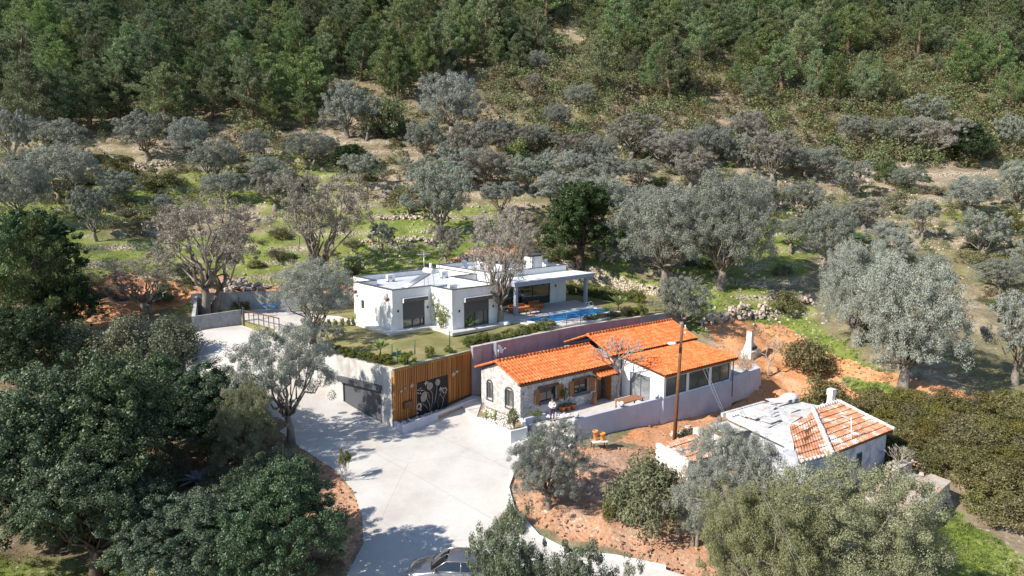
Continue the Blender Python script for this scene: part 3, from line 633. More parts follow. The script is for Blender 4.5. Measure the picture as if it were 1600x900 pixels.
art.build('metal_stems', 'art_bronze', sw)
def disc(mb, x, z, rx, rz, a=0, n=12, y0=-.09, y1=-.03):
    p = [(x + rx * math.cos(t) * math.cos(a) - rz * math.sin(t) * math.sin(a), z + rx * math.cos(t) * math.sin(a) + rz * math.sin(t) * math.cos(a)) for t in [2 * math.pi * k / n for k in range(n)]]
    mb.add([(q[0], y0, q[1]) for q in p] + [(q[0], y1, q[1]) for q in p], [tuple(range(n)), tuple(range(n, 2 * n))[::-1]] + [(i, n + i, n + (i + 1) % n, (i + 1) % n) for i in range(n)])
for (x, z, rx, rz, a_) in [(2.75, 1.9, .30, .40, -.3), (3.35, 2.62, .30, .30, -.2), (4.15, 2.75, .24, .26, .1)]:
    q = MB(); disc(q, x, z, rx, rz, a_)
    for t in (-.5, -.15, .2, .55): q.box(x + rx * t - .012, x + rx * t + .012, -.11, -.085, z - rz * .7, z + rz * .7)
    q.build('metal_seed_head', 'art_bronze', sw)
q = MB()
for cx, cz, n_, r_ in [(2.25, 1.25, 7, .085), (4.85, 1.95, 6, .07), (2.35, 2.45, 5, .06), (2.2, .95, 3, .08)]:
    for k in range(n_):
        t = 2 * math.pi * k / n_; disc(q, cx + .2 * math.cos(t), cz + .2 * math.sin(t), r_, r_, 0, 8)
q.build('metal_berries', 'rock', sw)
def birdshape(q, x, z, s, fl=1):
    pts = [(-.5, .0), (-.15, .12), (-.05, .5), (.12, .15), (.55, .25), (.25, -.02), (.45, -.25), (.05, -.12), (-.15, -.45), (-.2, -.08)]
    p = [(x + a * s * fl, z + b * s) for a, b in pts]; n = len(p); p = p if fl > 0 else p[::-1]
    q.add([(a, -.14, b) for a, b in p] + [(a, -.11, b) for a, b in p], [tuple(range(n)), tuple(range(n, 2 * n))[::-1]] + [(i, n + i, n + (i + 1) % n, (i + 1) % n) for i in range(n)])
for x, z, s, fl, lb in [(.55, 2.85, .35, 1, 'left pair'), (.95, 3.0, .25, -1, ''), (1.55, 3.05, .42, 1, ''), (2.95, 2.95, .5, 1, ''), (4.4, 2.15, .45, 1, ''), (5.75, 3.05, .5, 1, ''), (6.15, 3.2, .35, -1, '')]:
    q = MB(); birdshape(q, x, z, s, fl); q.build('metal_bird', 'art_bronze' if x < 1.2 else 'rock', sw)
q = MB().box(.75, 1.65, -.26, -.06, 1.45, 1.95).box(.85, 1.55, -.27, -.262, 1.55, 1.85); q.build('wall_box', 'dark_wood', sw)
# long white planter at the foot of the slat wall
pl = empty('white_planter', (A.x, A.y, 0), sA, 'long low white planter at the foot of the slat wall', 'planter')
m = MB(); m.hexa([(-.15, -1.25, -.5), (sL + .3, -.75, -.5), (sL + .3, -.6, -.5), (-.15, -1.1, -.5)], [(-.15, -1.25, .72), (sL + .3, -.75, .85), (sL + .3, -.6, .85), (-.15, -1.1, .72)])
m.box(-.15, 0, -1.095, -.05, -.5, .72); m.build('rim', 'terrace_wall_render', pl)
m = MB().box(0.01, sL + .2, -1.04, .1, -.4, .5)
m.rocks([(rng.uniform(.1, sL), rng.uniform(-.8, 0), .5) for _ in range(150)], .04, .1, 1); m.build('gravel_fill', ['dry_blade', 'pebble'], pl)
# white planter round the cottage corner
c0, c1, c2 = Q2(742, 651, .78), Q2(798, 675, .7), Q2(824, 669, .7)
pl2 = empty('white_planter', (c0[0], c0[1], 0), 0, 'white corner planter with cacti below the cottage gable', 'planter')
pts = [(c0[0], c0[1]), (c1[0], c1[1]), (c2[0], c2[1]), UV(SO, SA, .15, -.05), UV(SO, SA, -.05, 5.0)]; loc = [(p[0] - c0[0], p[1] - c0[1]) for p in pts]
m = MB(); wall_ring(m, loc, .18, -.7, .75, {}, 0, skip=(3, 4)); m.build('rim', 'white_render', pl2)
ip = inset(loc, .1); m = MB().prism([(p.x, p.y) for p in ip], -.5, .55)
m.rocks([(q.x, q.y, .55) for q in [ip[0].lerp(ip[1], rng.random()).lerp(ip[3].lerp(ip[4], rng.random()), rng.random() * .9) for _ in range(420)]], .04, .10, 1); m.build('gravel_fill', ['dry_blade', 'pebble'], pl2)
s5 = UV(SO, SA, -.05, 5.05); sheet('side_step', [(c0[0] + .1, c0[1] + .1), (float(s5[0]), float(s5[1])), (-1.7, 55.8), (-3.4, 54.1), (-4.3, 52.9)], zz(.6), 'paving', 1.0, 0, 1.2)
# low step wall between planter and terrace
s0, s1 = Q2(821, 655, .95), Q2(853, 647, .95)
wall_line('low_wall', [(s0[0], s0[1], -.4, .98), (s1[0], s1[1], -.4, .98)], .2, 'terrace_wall_render', 'short low wall beside the terrace steps, left of the standing person')
# plum wall behind the cottage, up to the pool fence
back = [(-3.3, 54.05, 0, 4.9), (1.7, 58.35, 0, 4.95), (5.4, 61.5, 0, 4.98), (9.3, 64.2, 0, 5.0), (13.2, 66.6, 0, 5.02), (17.5, 69.5, 0, 5.0)]
bk = [(x + .15, y - .25, z0, z1) for x, y, z0, z1 in back]
wall_line('plum_retaining_wall', bk, .3, 'plum_wall', 'plum-coloured retaining wall behind the stone cottage, below the pool', cope='concrete_wall')
rp = empty('grey_pillar', (-1.4, 55.1, 2.5), 0, 'slim grey pillar standing between the plum wall and cottage roof', 'pillar'); MB().box(-.12, .12, -.12, .12, -2.6, 2.5).build('shaft', 'blue_grey_render', rp)
# white terrace wall in front of the cottage, bluish shade put into its colour
tw = [UV(SO, SA, 1.7, -4.1) + (-1.2, 1.4), UV(SO, SA, 10.45, -4.5) + (-1.4, 1.4), UV(SO, SA, 10.6, -4.62) + (-1.4, 1.32), UV(SO, SA, 19.35, -4.72) + (-1.5, 1.32)]
wall_line('terrace_wall', tw, .28, 'terrace_wall_render', 'long pale wall round the cottage terrace carrying three globe lamps')
for i, (px, lab) in enumerate([(2.0, 'globe lamp at the left end of the terrace wall'), (6.4, 'globe lamp midway along the terrace wall by the table'), (10.1, 'globe lamp on the terrace wall beside the sunroom pillar')]):
    q = UV(SO, SA, px, -4.1 - .4 * (px - 1.7) / 8.75 + .14); r = empty('globe_lamp', (q[0], q[1], 1.4), 0, lab, 'lamp', 'globe lamps on the terrace wall')
    MB().lathe((0, 0, 0), [(.0, 0), (.1, 0), (.1, .06), (.16, .12), (.17, .16), (0, .16)], 12).build('base', 'grey_trim', r); MB().ball((0, 0, .27), .19, 0, 14, 9).build('globe', 'lamp_glass', r)
    MB().tube([(.195 * math.cos(t), .195 * math.sin(t), .27) for t in np.linspace(0, 6.28, 15)], .014, 5, 0, False).build('band', 'grey_trim', r)

# ------------------------------------------------------------------ the white villa
villa = empty('white_villa', VO, VA, 'modern white flat-roofed villa with grey shutters beside the pool', 'house')
VL = [(0, 0), (4, 0), (4, -3.3), (9.3, -3.3), (9.3, 3.8), (12.29, 3.8), (12.29, 10.5), (1.9, 10.5), (1.9, 6.6), (.3, 6.6), (.3, 6.3), (0, 6.3)]
VL = [(0, 0), (4, 0), (4, -3.3), (9.3, -3.3), (9.3, 3.8), (12.29, 3.8), (12.29, 10.5), (1.9, 10.5), (1.9, 6.6), (0, 6.6)]
op = {0: [(1.05, 3.35, .1, 2.45)], 2: [(1.3, 4.15, .1, 2.45)], 9: [(1.05, 1.65, 1.3, 2.1)]}
mb = MB(); wall_ring(mb, VL, .28, -.3, 3.62, op); mb.build('wall', 'white_render', villa)
mb = MB(); cp_ = inset(VL, -.03); wall_ring(mb, [(p.x, p.y) for p in cp_], .33, 3.622, 3.68); mb.build('coping', 'grey_trim', villa)
mb = MB().prism([(p.x, p.y) for p in inset(VL, .27)], 2.9, 3.12); mb.build('roof', 'roof_membrane', villa)
VM = [(12.3, 1.4), (22.9, 1.4), (22.9, 6.6), (18, 6.6), (18, 11), (12.3, 11)]
mb = MB(); wall_ring(mb, VM, .28, -.3, 3.95, {0: [(.7, 8.2, .02, 2.72)]}); mb.build('wall', 'white_render', villa)
mb = MB(); wall_ring(mb, [(p.x, p.y) for p in inset(VM, -.03)], .33, 3.952, 4.0); mb.build('coping', 'grey_trim', villa)
MB().prism([(p.x, p.y) for p in inset(VM, .27)], 3.2, 3.5).build('roof', 'roof_membrane', villa)
# veranda roof and its two columns
mb = MB().box(12.6, 23.9, -1.85, 1.395, 2.86, 3.28); mb.build('veranda_fascia', 'blue_grey_render', villa)
MB().box(12.62, 23.88, -1.83, 1.39, 3.282, 3.32).build('veranda_roof', 'white_render', villa)
for u, v in ((12.9, -1.6), (23.5, -1.0)): MB().box(u - .16, u + .16, v - .16, v + .16, -.3, 2.858).build('veranda_column', 'blue_grey_render', villa)
# veranda glazing
M = edgeM(VM, 0, .7)
g = MB().at(M).box(0, 7.5, .12, .14, .02, 2.72); g.build('glazing', 'dark_glass', villa)
g = MB().at(M)
for x in (0, 2.45, 4.95, 7.42): g.box(x, x + .08, .06, .117, .02, 2.72)
g.box(.08, 7.42, .07, .117, .02, .08).box(.08, 7.42, .07, .117, 2.64, 2.72); g.build('window_frame', 'grey_trim', villa)
def villa_door(ei, s0, s1, sh):
    M = edgeM(VL, ei, s0); w = s1 - s0
    f = MB().at(M); f.box(0, .07, .08, .2, .1, 2.45).box(w - .07, w, .08, .2, .1, 2.45).box(.07, w - .07, .08, .2, .1, .16).box(w * .45, w * .45 + .07, .1, .18, .16, 2.45).box(w * .82, w * .82 + .07, .1, .18, .16, 2.45)
    fr = f.build('window', 'grey_trim', villa)
    p = MB().at(M).box(.07, w - .07, .19, .21, .16, 2.45).build('pane', 'reflect_glass', fr)
    q = MB().at(M); z = 2.44
    while z > sh: q.box(.06, w - .06, .04, .075, z - .075, z - .004); z -= .08
    q.build('shutter', 'shutter_grey', fr)
    MB().at(M).box(-.05, w + .18, -.32, -.003, 2.46, 2.80).build('shutter_box', 'grey_trim', fr); MB().at(M).box(-.06, w + .19, -.33, -.0, 2.802, 2.84).box(-.10, -.055, -.33, 0, 2.44, 2.80).build('box_trim', 'white_render', fr)
villa_door(0, 1.05, 3.35, .9); villa_door(2, 1.3, 4.15, 1.4)
MB().at(edgeM(VL, 9, 1.05)).box(0, .6, .1, .13, 1.3, 2.1).build('side_window', 'dark_glass', villa)
for ei, s, z in ((0, .55, 1.75), (0, 3.65, 1.75), (2, .75, 1.7), (2, 4.6, 1.7), (9, .4, 2.4)):
    MB().at(edgeM(VL, ei, s, z)).box(-.05, .05, -.1, -.001, -.1, .1).build('wall_light', 'black_leather', villa)
for s in (.15, 5.9): MB().at(edgeM(VL, 9, s, 2.85)).box(0, .26, -.26, -.001, 0, .08).box(0, .05, -.24, -.001, -.28, -.002).build('rain_spout', 'table_wood', villa)
MB().at(edgeM(VM, 0, 8.95, 1.8)).box(-.06, .06, -.1, -.001, -.12, .12).build('wall_light', 'black_leather', villa)
vc = MB().box(19.3, 20.9, 3.1, 4.5, 3.5, 4.95).build('chimney', 'white_render', villa)
MB().box(19.4, 20.8, 3.2, 4.4, 4.95, 5.06).build('chimney_gap', 'black_leather', vc); MB().box(19.1, 21.1, 2.9, 4.7, 5.06, 5.16).build('chimney_cap', 'grey_trim', vc)
# things standing on the roof
def onroof(u, v, w): q = UV(VO, VA, u, v); return (q[0], q[1], VO.z + w)
sh = empty('solar_water_heater', onroof(4.2, 2.3, 3.12), R(-50), 'solar water heater with tilted panel on the villa roof', 'solar heater')
sp_ = MB().hexa([(-.5, -1.5, .15), (.5, -1.5, .15), (.5, 1.1, 1.25), (-.5, 1.1, 1.25)], [(-.5, -1.54, .23), (.5, -1.54, .23), (.5, 1.06, 1.33), (-.5, 1.06, 1.33)]).build('solar_panel', 'grey_glass', sh)
m = MB()
for k in range(9): m.tube([(-.44 + k * .11, -1.5, .26), (-.44 + k * .11, 1.02, 1.33)], .03, 5)
m.build('tube_row', 'galvanised', sp_)
MB().tube([(-.75, 1.25, 1.55), (.75, 1.25, 1.55)], .27, 12).build('tank', 'white_plastic', sh)
m = MB()
for x in (-.5, .5): m.tube([(x, 1.5, 0), (x, 1.3, 1.5)], .025, 5).tube([(x, -.8, 0), (x, -.85, .2)], .025, 5).tube([(x, 1.5, .05), (x, -.8, .1)], .02, 5)
m.build('stand', 'galvanised', sh)
MB().tube([(.2, 1.3, 1.8), (.2, 1.3, 2.3)], .13, 8).build('expansion_tank', 'white_plastic', sh)
m = empty('television_aerial', onroof(5.5, 3.2, 3.12), VA, 'thin aerial mast on the villa roof by the solar heater', 'aerial')
MB().tube([(0, 0, 0), (0, 0, 3.2)], .03, 6).build('mast', 'galvanised', m); q = MB().tube([(-.7, 0, 3.05), (.7, .1, 3.05)], .02, 5)
for x in np.linspace(-.6, .6, 7): q.tube([(x, -.25, 3.05), (x, .35, 3.08)], .012, 4)
q.build('antenna', 'galvanised', m)
m = empty('television_aerial', onroof(10.9, 8.4, 3.12), VA, 'dark aerial mast at the back edge of the villa roof', 'aerial')
MB().tube([(0, 0, 0), (0, 0, 3.0)], .03, 6).build('mast', 'grey_trim', m); MB().box(-.5, .5, -.03, .03, 2.9, 2.97).build('antenna', 'galvanised', m)
def ac(u, v, lab, w=3.12, rz=0):
    r = empty('air_conditioner', onroof(u, v, w), VA + rz, lab, 'air conditioner', 'air conditioners on the villa roof')
    MB().box(-.42, .42, -.16, .16, .12, .72).build('casing', 'white_plastic', r, bevel=.01); MB().lathe((-.1, -.162, .42), [(.0, 0), (.22, 0)], 12).build('fan_grille', 'grey_trim', r)
    MB().box(-.38, -.3, -.2, .2, 0, .118).box(.3, .38, -.2, .2, 0, .118).build('foot_rail', 'grey_trim', r)
ac(10.2, 6.6, 'white air conditioner at the back of the villa roof'); ac(4.6, 7.9, 'white air conditioner left of the solar heater'); ac(5.3, -1.6, 'small outdoor unit at the inner roof corner above the climbing plant')
def dish(loc, rz, lab, r=.45, h=.6):
    d = empty('satellite_dish', loc, rz, lab, 'satellite dish'); MB().tube([(0, 0, 0), (0, 0, h)], .03, 6).build('post', 'galvanised', d)
    m = MB(); prof = [(r * t, r * .28 * t * t) for t in (0, .3, .6, .85, 1)]; m.lathe((0, 0, 0), prof, 18).lathe((0, 0, -.015), prof[::-1], 18)
    b = m.build('reflector', 'white_plastic', d); b.location = (0, -.08, h); b.rotation_euler = (R(62), 0, 0)
    MB().tube([(0, -.1, h - .3), (0, -.55, h + .15)], .015, 5).box(-.05, .05, -.62, -.52, h + .1, h + .2).build('receiver_arm', 'galvanised', d)
dish(onroof(13.2, 7.2, 3.5), VA + R(20), 'white satellite dish on the higher villa roof', .5, .75)
dish(UV(SO, SA, .3, 3.2) + (4.75,), SA + R(35), 'white satellite dish on the ridge end of the cottage roof', .38, .55)
rf = empty('roof_chair', onroof(22.1, 3.6, 3.5), VA, 'small white chair beside the dark-capped chimney', 'chair')
q = MB(); [q.box(x, x + .05, y, y + .05, 0, .42) for x in (-.25, .2) for y in (-.25, .2)]; q.build('leg', 'white_plastic', rf); MB().box(-.25, .25, -.25, .25, .42, .47).build('seat', 'white_plastic', rf); MB().box(-.25, .25, .2, .25, .47, .95).build('backrest', 'white_plastic', rf)

# ------------------------------------------------------------------ pool
pool = empty('swimming_pool', UV(VO, VA, 12, -6.4) + (GZ + .1,), VA, 'narrow blue swimming pool in front of the villa veranda', 'pool')
Lp, Wp = 9.6, 2.6
m = MB(); wall_ring(m, [(-.3, -.3), (Lp + .3, -.3), (Lp + .3, Wp + .3), (-.3, Wp + .3)], .3, -.02, .07); m.build('rim', 'white_render', pool)
MB().box(0, Lp, 0, Wp, .004, .03).build('water', 'pool_water', pool)
lad = MB()
for x in (0, .5): lad.tube([(x, .75, 0), (x, .72, .55), (x, .55, .78), (x, .3, .78), (x, .12, .6), (x, .06, .0), (x, .05, -.2)], .028, 6)
lr = empty('pool_ladder', UV(VO, VA, 20.5, -4.0) + (GZ + .12,), VA, 'curved steel ladder at the far end of the pool', 'ladder'); ob = lad.build('handrail', 'galvanised', lr); ob.location = (0, -.5, 0)
MB().box(0, .5, -.42, -.34, -.03, .0).build('step', 'galvanised', lr)
# timber loungers and table under the veranda
def sofa(u, v, w, lab, dz=.1, ar=0):
    r = empty('garden_sofa', UV(VO, VA, u, v) + (GZ + dz,), VA + ar, lab, 'sofa'); MB().box(0, w, 0, .75, .1, .36).build('base', 'brown_wood', r); MB().box(.03, w - .03, .03, .72, .36, .5).build('seat_cushion', 'terracotta', r)
    MB().box(0, w, .75, .83, .1, .8).build('backrest', 'brown_wood', r); MB().box(.0, .08, -.0, .75, .36, .62).build('armrest', 'brown_wood', r); MB().box(w - .08, w, -.0, .75, .36, .62).build('armrest', 'brown_wood', r)
sofa(13.2, -.9, 2.2, 'wooden garden sofa under the left of the veranda'); sofa(16.2, -.6, 1.5, 'shorter wooden garden sofa nearer the glass wall')
tb = empty('garden_table', UV(VO, VA, 14.2, -2.3) + (GZ + .1,), VA, 'low wooden table with a bench edge by the pool', 'table')
MB().box(0, 1.5, 0, .8, .38, .44).build('tabletop', 'table_wood', tb); [MB().box(x, x + .07, y, y + .07, 0, .38).build('leg', 'dark_wood', tb) for x in (.05, 1.38) for y in (.05, .68)]
tub = empty('white_tub', UV(VO, VA, 9.4, -3.9) + (GZ + .1,), 0, 'upturned white tub beside the olive trunk at the villa corner', 'tub'); MB().lathe((0, 0, 0), [(.55, 0), (.5, .22), (.3, .3), (0, .31)], 14).build('shell', 'white_plastic', tub)
rb = empty('red_box', P(560, 492, z=5.2), .3, 'bright red box on a stand left of the villa', 'box'); MB().box(-.25, .25, -.2, .2, .35, 1.15).build('body', 'red_plastic', rb, bevel=.02); MB().box(-.2, -.14, -.1, .1, 0, .35).box(.14, .2, -.1, .1, 0, .35).build('legs', 'grey_trim', rb)
# wire fence on the plum wall
fen = empty('mesh_fence', (5.4, 61.5, 5), 0, 'thin dark wire fence along the pool edge above the plum wall', 'fence')
fpts = [(5.0, 61.4), (9.2, 64.3), (13.1, 66.7), (17.3, 69.6)]; m = MB()
for a, b in zip(fpts, fpts[1:]):
    a, b = Vector(a), Vector(b); n_ = max(1, int((b - a).length / 1.6))
    for k in range(n_ + 1): p = a + (b - a) * k / n_; m.tube([(p.x - 5.4, p.y - 61.5, 0), (p.x - 5.4, p.y - 61.5, 1.25)], .03, 5)
m.build('posts', 'grey_trim', fen); m = MB()
for z in (.12, .4, .68, .96, 1.22): m.tube([(a - 5.4, b - 61.5, z) for a, b in fpts], .012, 4)
m.build('wires', 'grey_trim', fen)
for i, (px, py) in enumerate([(609, 563), (617, 570), (645, 556), (700, 541)]):
    q = P(px, py, z=GZ); r = MB().tube([(0, 0, 0), (0, 0, 1.1)], .045, 6).build('fence_post', 'fence_green', None, q + np.array([.1, .45, 0])); tag(r, ['green steel post at the outer corner above the garage wall', 'green steel post just behind the slat wall corner', 'green steel post halfway along the slat wall top', 'green steel post near the right end of the slat wall'][i], 'post')

# ------------------------------------------------------------------ the stone cottage
cot = empty('stone_cottage', SO, SA, 'stone cottage with orange tiled roofs and a glazed sunroom', 'house')
def arch_open(L): return L
CW = [(0, 0), (9.6, 0), (9.6, 5.1), (0, 5.1)]
mb = MB(); wall_ring(mb, CW, .4, -.6, 2.88, {0: [(1.85, 3.55, 1.0, 2.15), (5.3, 6.9, 1.0, 2.15), (7.75, 9.1, 0, 2.12)], 3: [(.55 + .3, 1.65 - .1, .75, 2.05), (3.3, 4.2, .75, 2.05)]})
mb.add([(0.002, .3, 2.88), (0.002, 4.9, 2.88), (0.002, 2.7, 3.92), (.4, .3, 2.88), (.4, 4.9, 2.88), (.4, 2.7, 3.92)], [(0, 2, 1), (3, 4, 5), (0, 1, 4, 3), (1, 2, 5, 4), (2, 0, 3, 5)])
mb.box(9.602, 10.6, .0, .35, -.6, 3.4); mb.build('wall', 'stone_cladding', cot)
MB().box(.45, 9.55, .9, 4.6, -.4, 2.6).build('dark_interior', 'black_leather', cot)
MB().box(9.2, 20.1, .36, 5.6, -.6, 3.35).build('rear_wall', 'blue_grey_render', cot)
def tile_roof(u0, u1, v0, z0, v1, z1, name, parent, mat='roof_tile', per=.30, amp=.06, row=.42):
    nu = int((u1 - u0) / per) * 6; L = math.hypot(v1 - v0, z1 - z0); nr = max(2, int(L / row)); sv = (v1 - v0) / L; sz = (z1 - z0) / L; nx_, nz_ = -sz, sv
    if nz_ < 0: nx_, nz_ = -nx_, -nz_
    vs = []; rows = []
    for r in range(nr):
        for e, lift in ((0, .03), (1, 0)): rows.append((L * (r + e * .98) / nr, lift))
    for s, lift in rows:
        for k in range(nu + 1):
            u = u0 + (u1 - u0) * k / nu; h = amp * (1 - abs(math.cos(math.pi * k / 6)) * 1.6) + lift
            vs.append((u, v0 + sv * s + nx_ * h, z0 + sz * s + nz_ * h))
    W_ = nu + 1; fs = [(r * W_ + k, r * W_ + k + 1, (r + 1) * W_ + k + 1, (r + 1) * W_ + k) for r in range(len(rows) - 1) for k in range(nu)]
    if v1 < v0: fs = [f[::-1] for f in fs]
    m = MB().add(vs, fs, 0, False)
    o = .11; e = [(u0, v0, z0), (u1, v0, z0), (u1, v1, z1), (u0, v1, z1)]
    m.hexa([(a, b - nx_ * o, c - nz_ * o) for a, b, c in e], [(a, b - nx_ * .06, c - nz_ * .06) for a, b, c in e], 1)
    return m.build(name, [mat, 'dark_wood'], parent)
def ridge(u0, u1, v, z, parent):
    m = MB(); u = u0
    while u < u1: m.tube([(u, v, z), (min(u + .42, u1), v, z + .015)], .13, 8); u += .38
    return m.build('ridge_tiles', 'roof_tile', parent)
r1 = tile_roof(-.3, 9.5, -.35, 2.98, 2.62, 4.05, 'roof', cot); tile_roof(-.3, 9.5, 5.45, 3.03, 2.72, 4.05, 'roof_back', cot); ridge(-.32, 9.5, 2.67, 4.08, cot)
m = MB(); 
for v0, z0, v1, z1 in ((-.38, 2.97, 2.67, 4.08), (2.67, 4.08, 5.48, 3.02)):
    k = 8
    for i in range(k): m.tube([(-.34, v0 + (v1 - v0) * i / k, z0 + (z1 - z0) * i / k), (-.34, v0 + (v1 - v0) * (i + 1) / k, z0 + (z1 - z0) * (i + 1) / k)], .1, 7)
m.build('verge_tiles', 'roof_tile', cot)
MB().box(-.3, 9.5, -.30, -.22, 2.72, 2.86).box(-.3, 9.5, -.2, -.01, 2.80, 2.86).build('eave_board', 'dark_wood', cot)
r2 = tile_roof(9.35, 20.35, -.2, 3.6, 2.8, 4.78, 'upper_roof', cot); tile_roof(9.35, 20.35, 5.9, 3.6, 2.9, 4.78, 'upper_roof_back', cot); ridge(9.35, 20.35, 2.85, 4.82, cot)
m = MB(); 
for i in range(9): m.tube([(9.38, -.2 + 3.05 * i / 9, 3.6 + 1.2 * i / 9), (9.38, -.2 + 3.05 * (i + 1) / 9, 3.6 + 1.2 * (i + 1) / 9)], .1, 7)
m.build('verge_tiles', 'roof_tile', cot)
MB().box(9.35, 20.35, -.14, .2, 3.36, 3.46).build('upper_eave_board', 'dark_wood', cot)
# sunroom
tile_roof(10.35, 19.75, -4.95, 2.86, -.22, 3.42, 'sunroom_roof', cot)
MB().box(10.4, 19.7, -4.86, -4.76, 2.58, 2.74).build('sunroom_eave_board', 'brown_wood', cot)
SW = [(10.6, -4.6), (19.2, -4.6), (19.2, -.1), (10.6, -.1)]
op = {0: [(.25, 2.75, .95, 2.42), (3.05, 5.65, .95, 2.42), (5.95, 8.45, .95, 2.42)], 1: [(.3, 4, .95, 2.42)], 3: [(.9, 3.1, .02, 2.25)]}
mb = MB(); wall_ring(mb, SW, .22, -1.9, 2.56, op); mb.add([(10.602, -4.55, 2.56), (10.602, -.1, 2.56), (10.602, -.1, 3.28), (10.8, -4.55, 2.56), (10.8, -.1, 2.56), (10.8, -.1, 3.28)], [(0, 2, 1), (3, 4, 5), (1, 2, 5, 4), (2, 0, 3, 5)]); mb.build('sunroom_wall', 'white_render', cot)
MB().box(10.9, 18.9, -4.2, -.5, -.3, .02).build('sunroom_floor', 'paving', cot)
def swin(ei, s0, s1, w0, w1, mid=(.5,), gl='reflect_glass', nm='window'):
    M = edgeM(SW, ei, s0); w = s1 - s0; f = MB().at(M); f.box(0, .07, .06, .14, w0, w1).box(w - .07, w, .06, .14, w0, w1).box(.07, w - .07, .06, .14, w0, w0 + .07).box(.07, w - .07, .06, .14, w1 - .07, w1)
    for k in mid: f.box(w * k, w * k + .07, .07, .13, w0 + .07, w1 - .07)
    fr = f.build(nm, 'grey_trim', cot); MB().at(M).box(.07, w - .07, .1, .11, w0 + .07, w1 - .07).build('pane', gl, fr)
swin(0, .25, 2.75, .95, 2.42); swin(0, 3.05, 5.65, .95, 2.42); swin(0, 5.95, 8.45, .95, 2.42); swin(1, .3, 4.0, .95, 2.42, (.33, .66), 'dark_glass'); swin(3, .9, 3.1, .02, 2.25, (.5,), 'grey_glass', 'sliding_door')
MB().tube([(19.34, -4.72, 2.55), (19.34, -4.72, -.6)], .05, 7).build('drainpipe', 'grey_trim', cot)
# shuttered windows
def cwin(s0, s1):
    M = edgeM(CW, 0, s0); w = s1 - s0; f = MB().at(M); f.box(0, .06, .14, .22, 1.0, 2.15).box(w - .06, w, .14, .22, 1.0, 2.15).box(w * .5 - .03, w * .5 + .03, .15, .21, 1.0, 2.15).box(.06, w - .06, .14, .22, 1.0, 1.06).box(.06, w - .06, .14, .22, 2.09, 2.15)
    fr = f.build('window', 'grey_trim', cot); MB().at(M).box(.06, w - .06, .19, .2, 1.06, 2.09).build('pane', 'dark_glass', fr)
    MB().at(M).box(-.12, w + .12, -.14, .1, .86, .995).build('sill', 'grey_trim', fr); MB().at(M).box(-.15, w + .15, -.12, .05, 2.155, 2.32).build('lintel', 'dark_wood', fr)
    for sx in (0, 1):
        q = MB(); 
        for k in range(4): q.box(k * .14, k * .14 + .132, -.03, .02, 1.0, 2.13)
        q.box(0, .55, -.05, -.031, 1.2, 1.3).box(0, .55, -.05, -.031, 1.82, 1.92)
        o = q.build('shutter', 'brown_wood', fr); d = Vector((M[0][3], M[1][3], 0))
        o.location = (d.x - .02, d.y - .03, 0) if sx == 0 else (d.x + w + .02, d.y - .03, 0); o.rotation_euler[2] = R(180 + 14) if sx == 0 else R(-14)
cwin(1.85, 3.55); cwin(5.3, 6.9)
for s0, s1 in ((.85, 1.55), (3.3, 4.2)):       # arched side windows in the gable, edge 3 runs from back to front
    M = edgeM(CW, 3, s0); w = s1 - s0; m = MB().at(M); m.box(-.1, 0, -.06, .1, .65, 1.95).box(w, w + .1, -.06, .1, .65, 1.95).box(-.1, w + .1, -.06, .1, .55, .648)
    pts = [(w / 2 + (w / 2 + .05) * math.cos(t), 1.97 + .28 * math.sin(t)) for t in np.linspace(0, math.pi, 9)]
    for a, b in zip(pts, pts[1:]): m.hexa([(a[0], -.06, a[1] - .07), (b[0], -.06, b[1] - .07), (b[0], .1, b[1] - .07), (a[0], .1, a[1] - .07)], [(a[0], -.06, a[1] + .05), (b[0], -.06, b[1] + .05), (b[0], .1, b[1] + .05), (a[0], .1, a[1] + .05)])
    fr = m.build('arched_window', 'grey_trim', cot); MB().at(M).box(0, w, .12, .14, .65, 2.05).build('pane', 'reflect_glass', fr); MB().at(M).box(.0, w * .3, .05, .115, .65, 2.05).build('inner_frame', 'grey_trim', fr)
M = edgeM(CW, 0, 7.75); f = MB().at(M).box(0, .12, -.03, .2, 0, 2.12).box(1.23, 1.35, -.03, .2, 0, 2.12).box(.12, 1.23, -.03, .2, 2.0, 2.12).build('door_frame', 'brown_wood', cot)
MB().at(M).box(.14, .7, .15, .19, .02, 1.98).build('door', 'dark_wood', cot); MB().at(M).box(1.15, 1.2, -.55, .1, .02, 1.98).build('open_door_leaf', 'brown_wood', cot)
tile_roof(7.3, 9.5, -.95, 2.3, -.03, 2.62, 'door_canopy', cot); MB().box(7.35, 7.45, -.9, -.02, 2.08, 2.2).box(9.3, 9.4, -.9, -.02, 2.08, 2.2).build('canopy_bracket', 'dark_wood', cot)
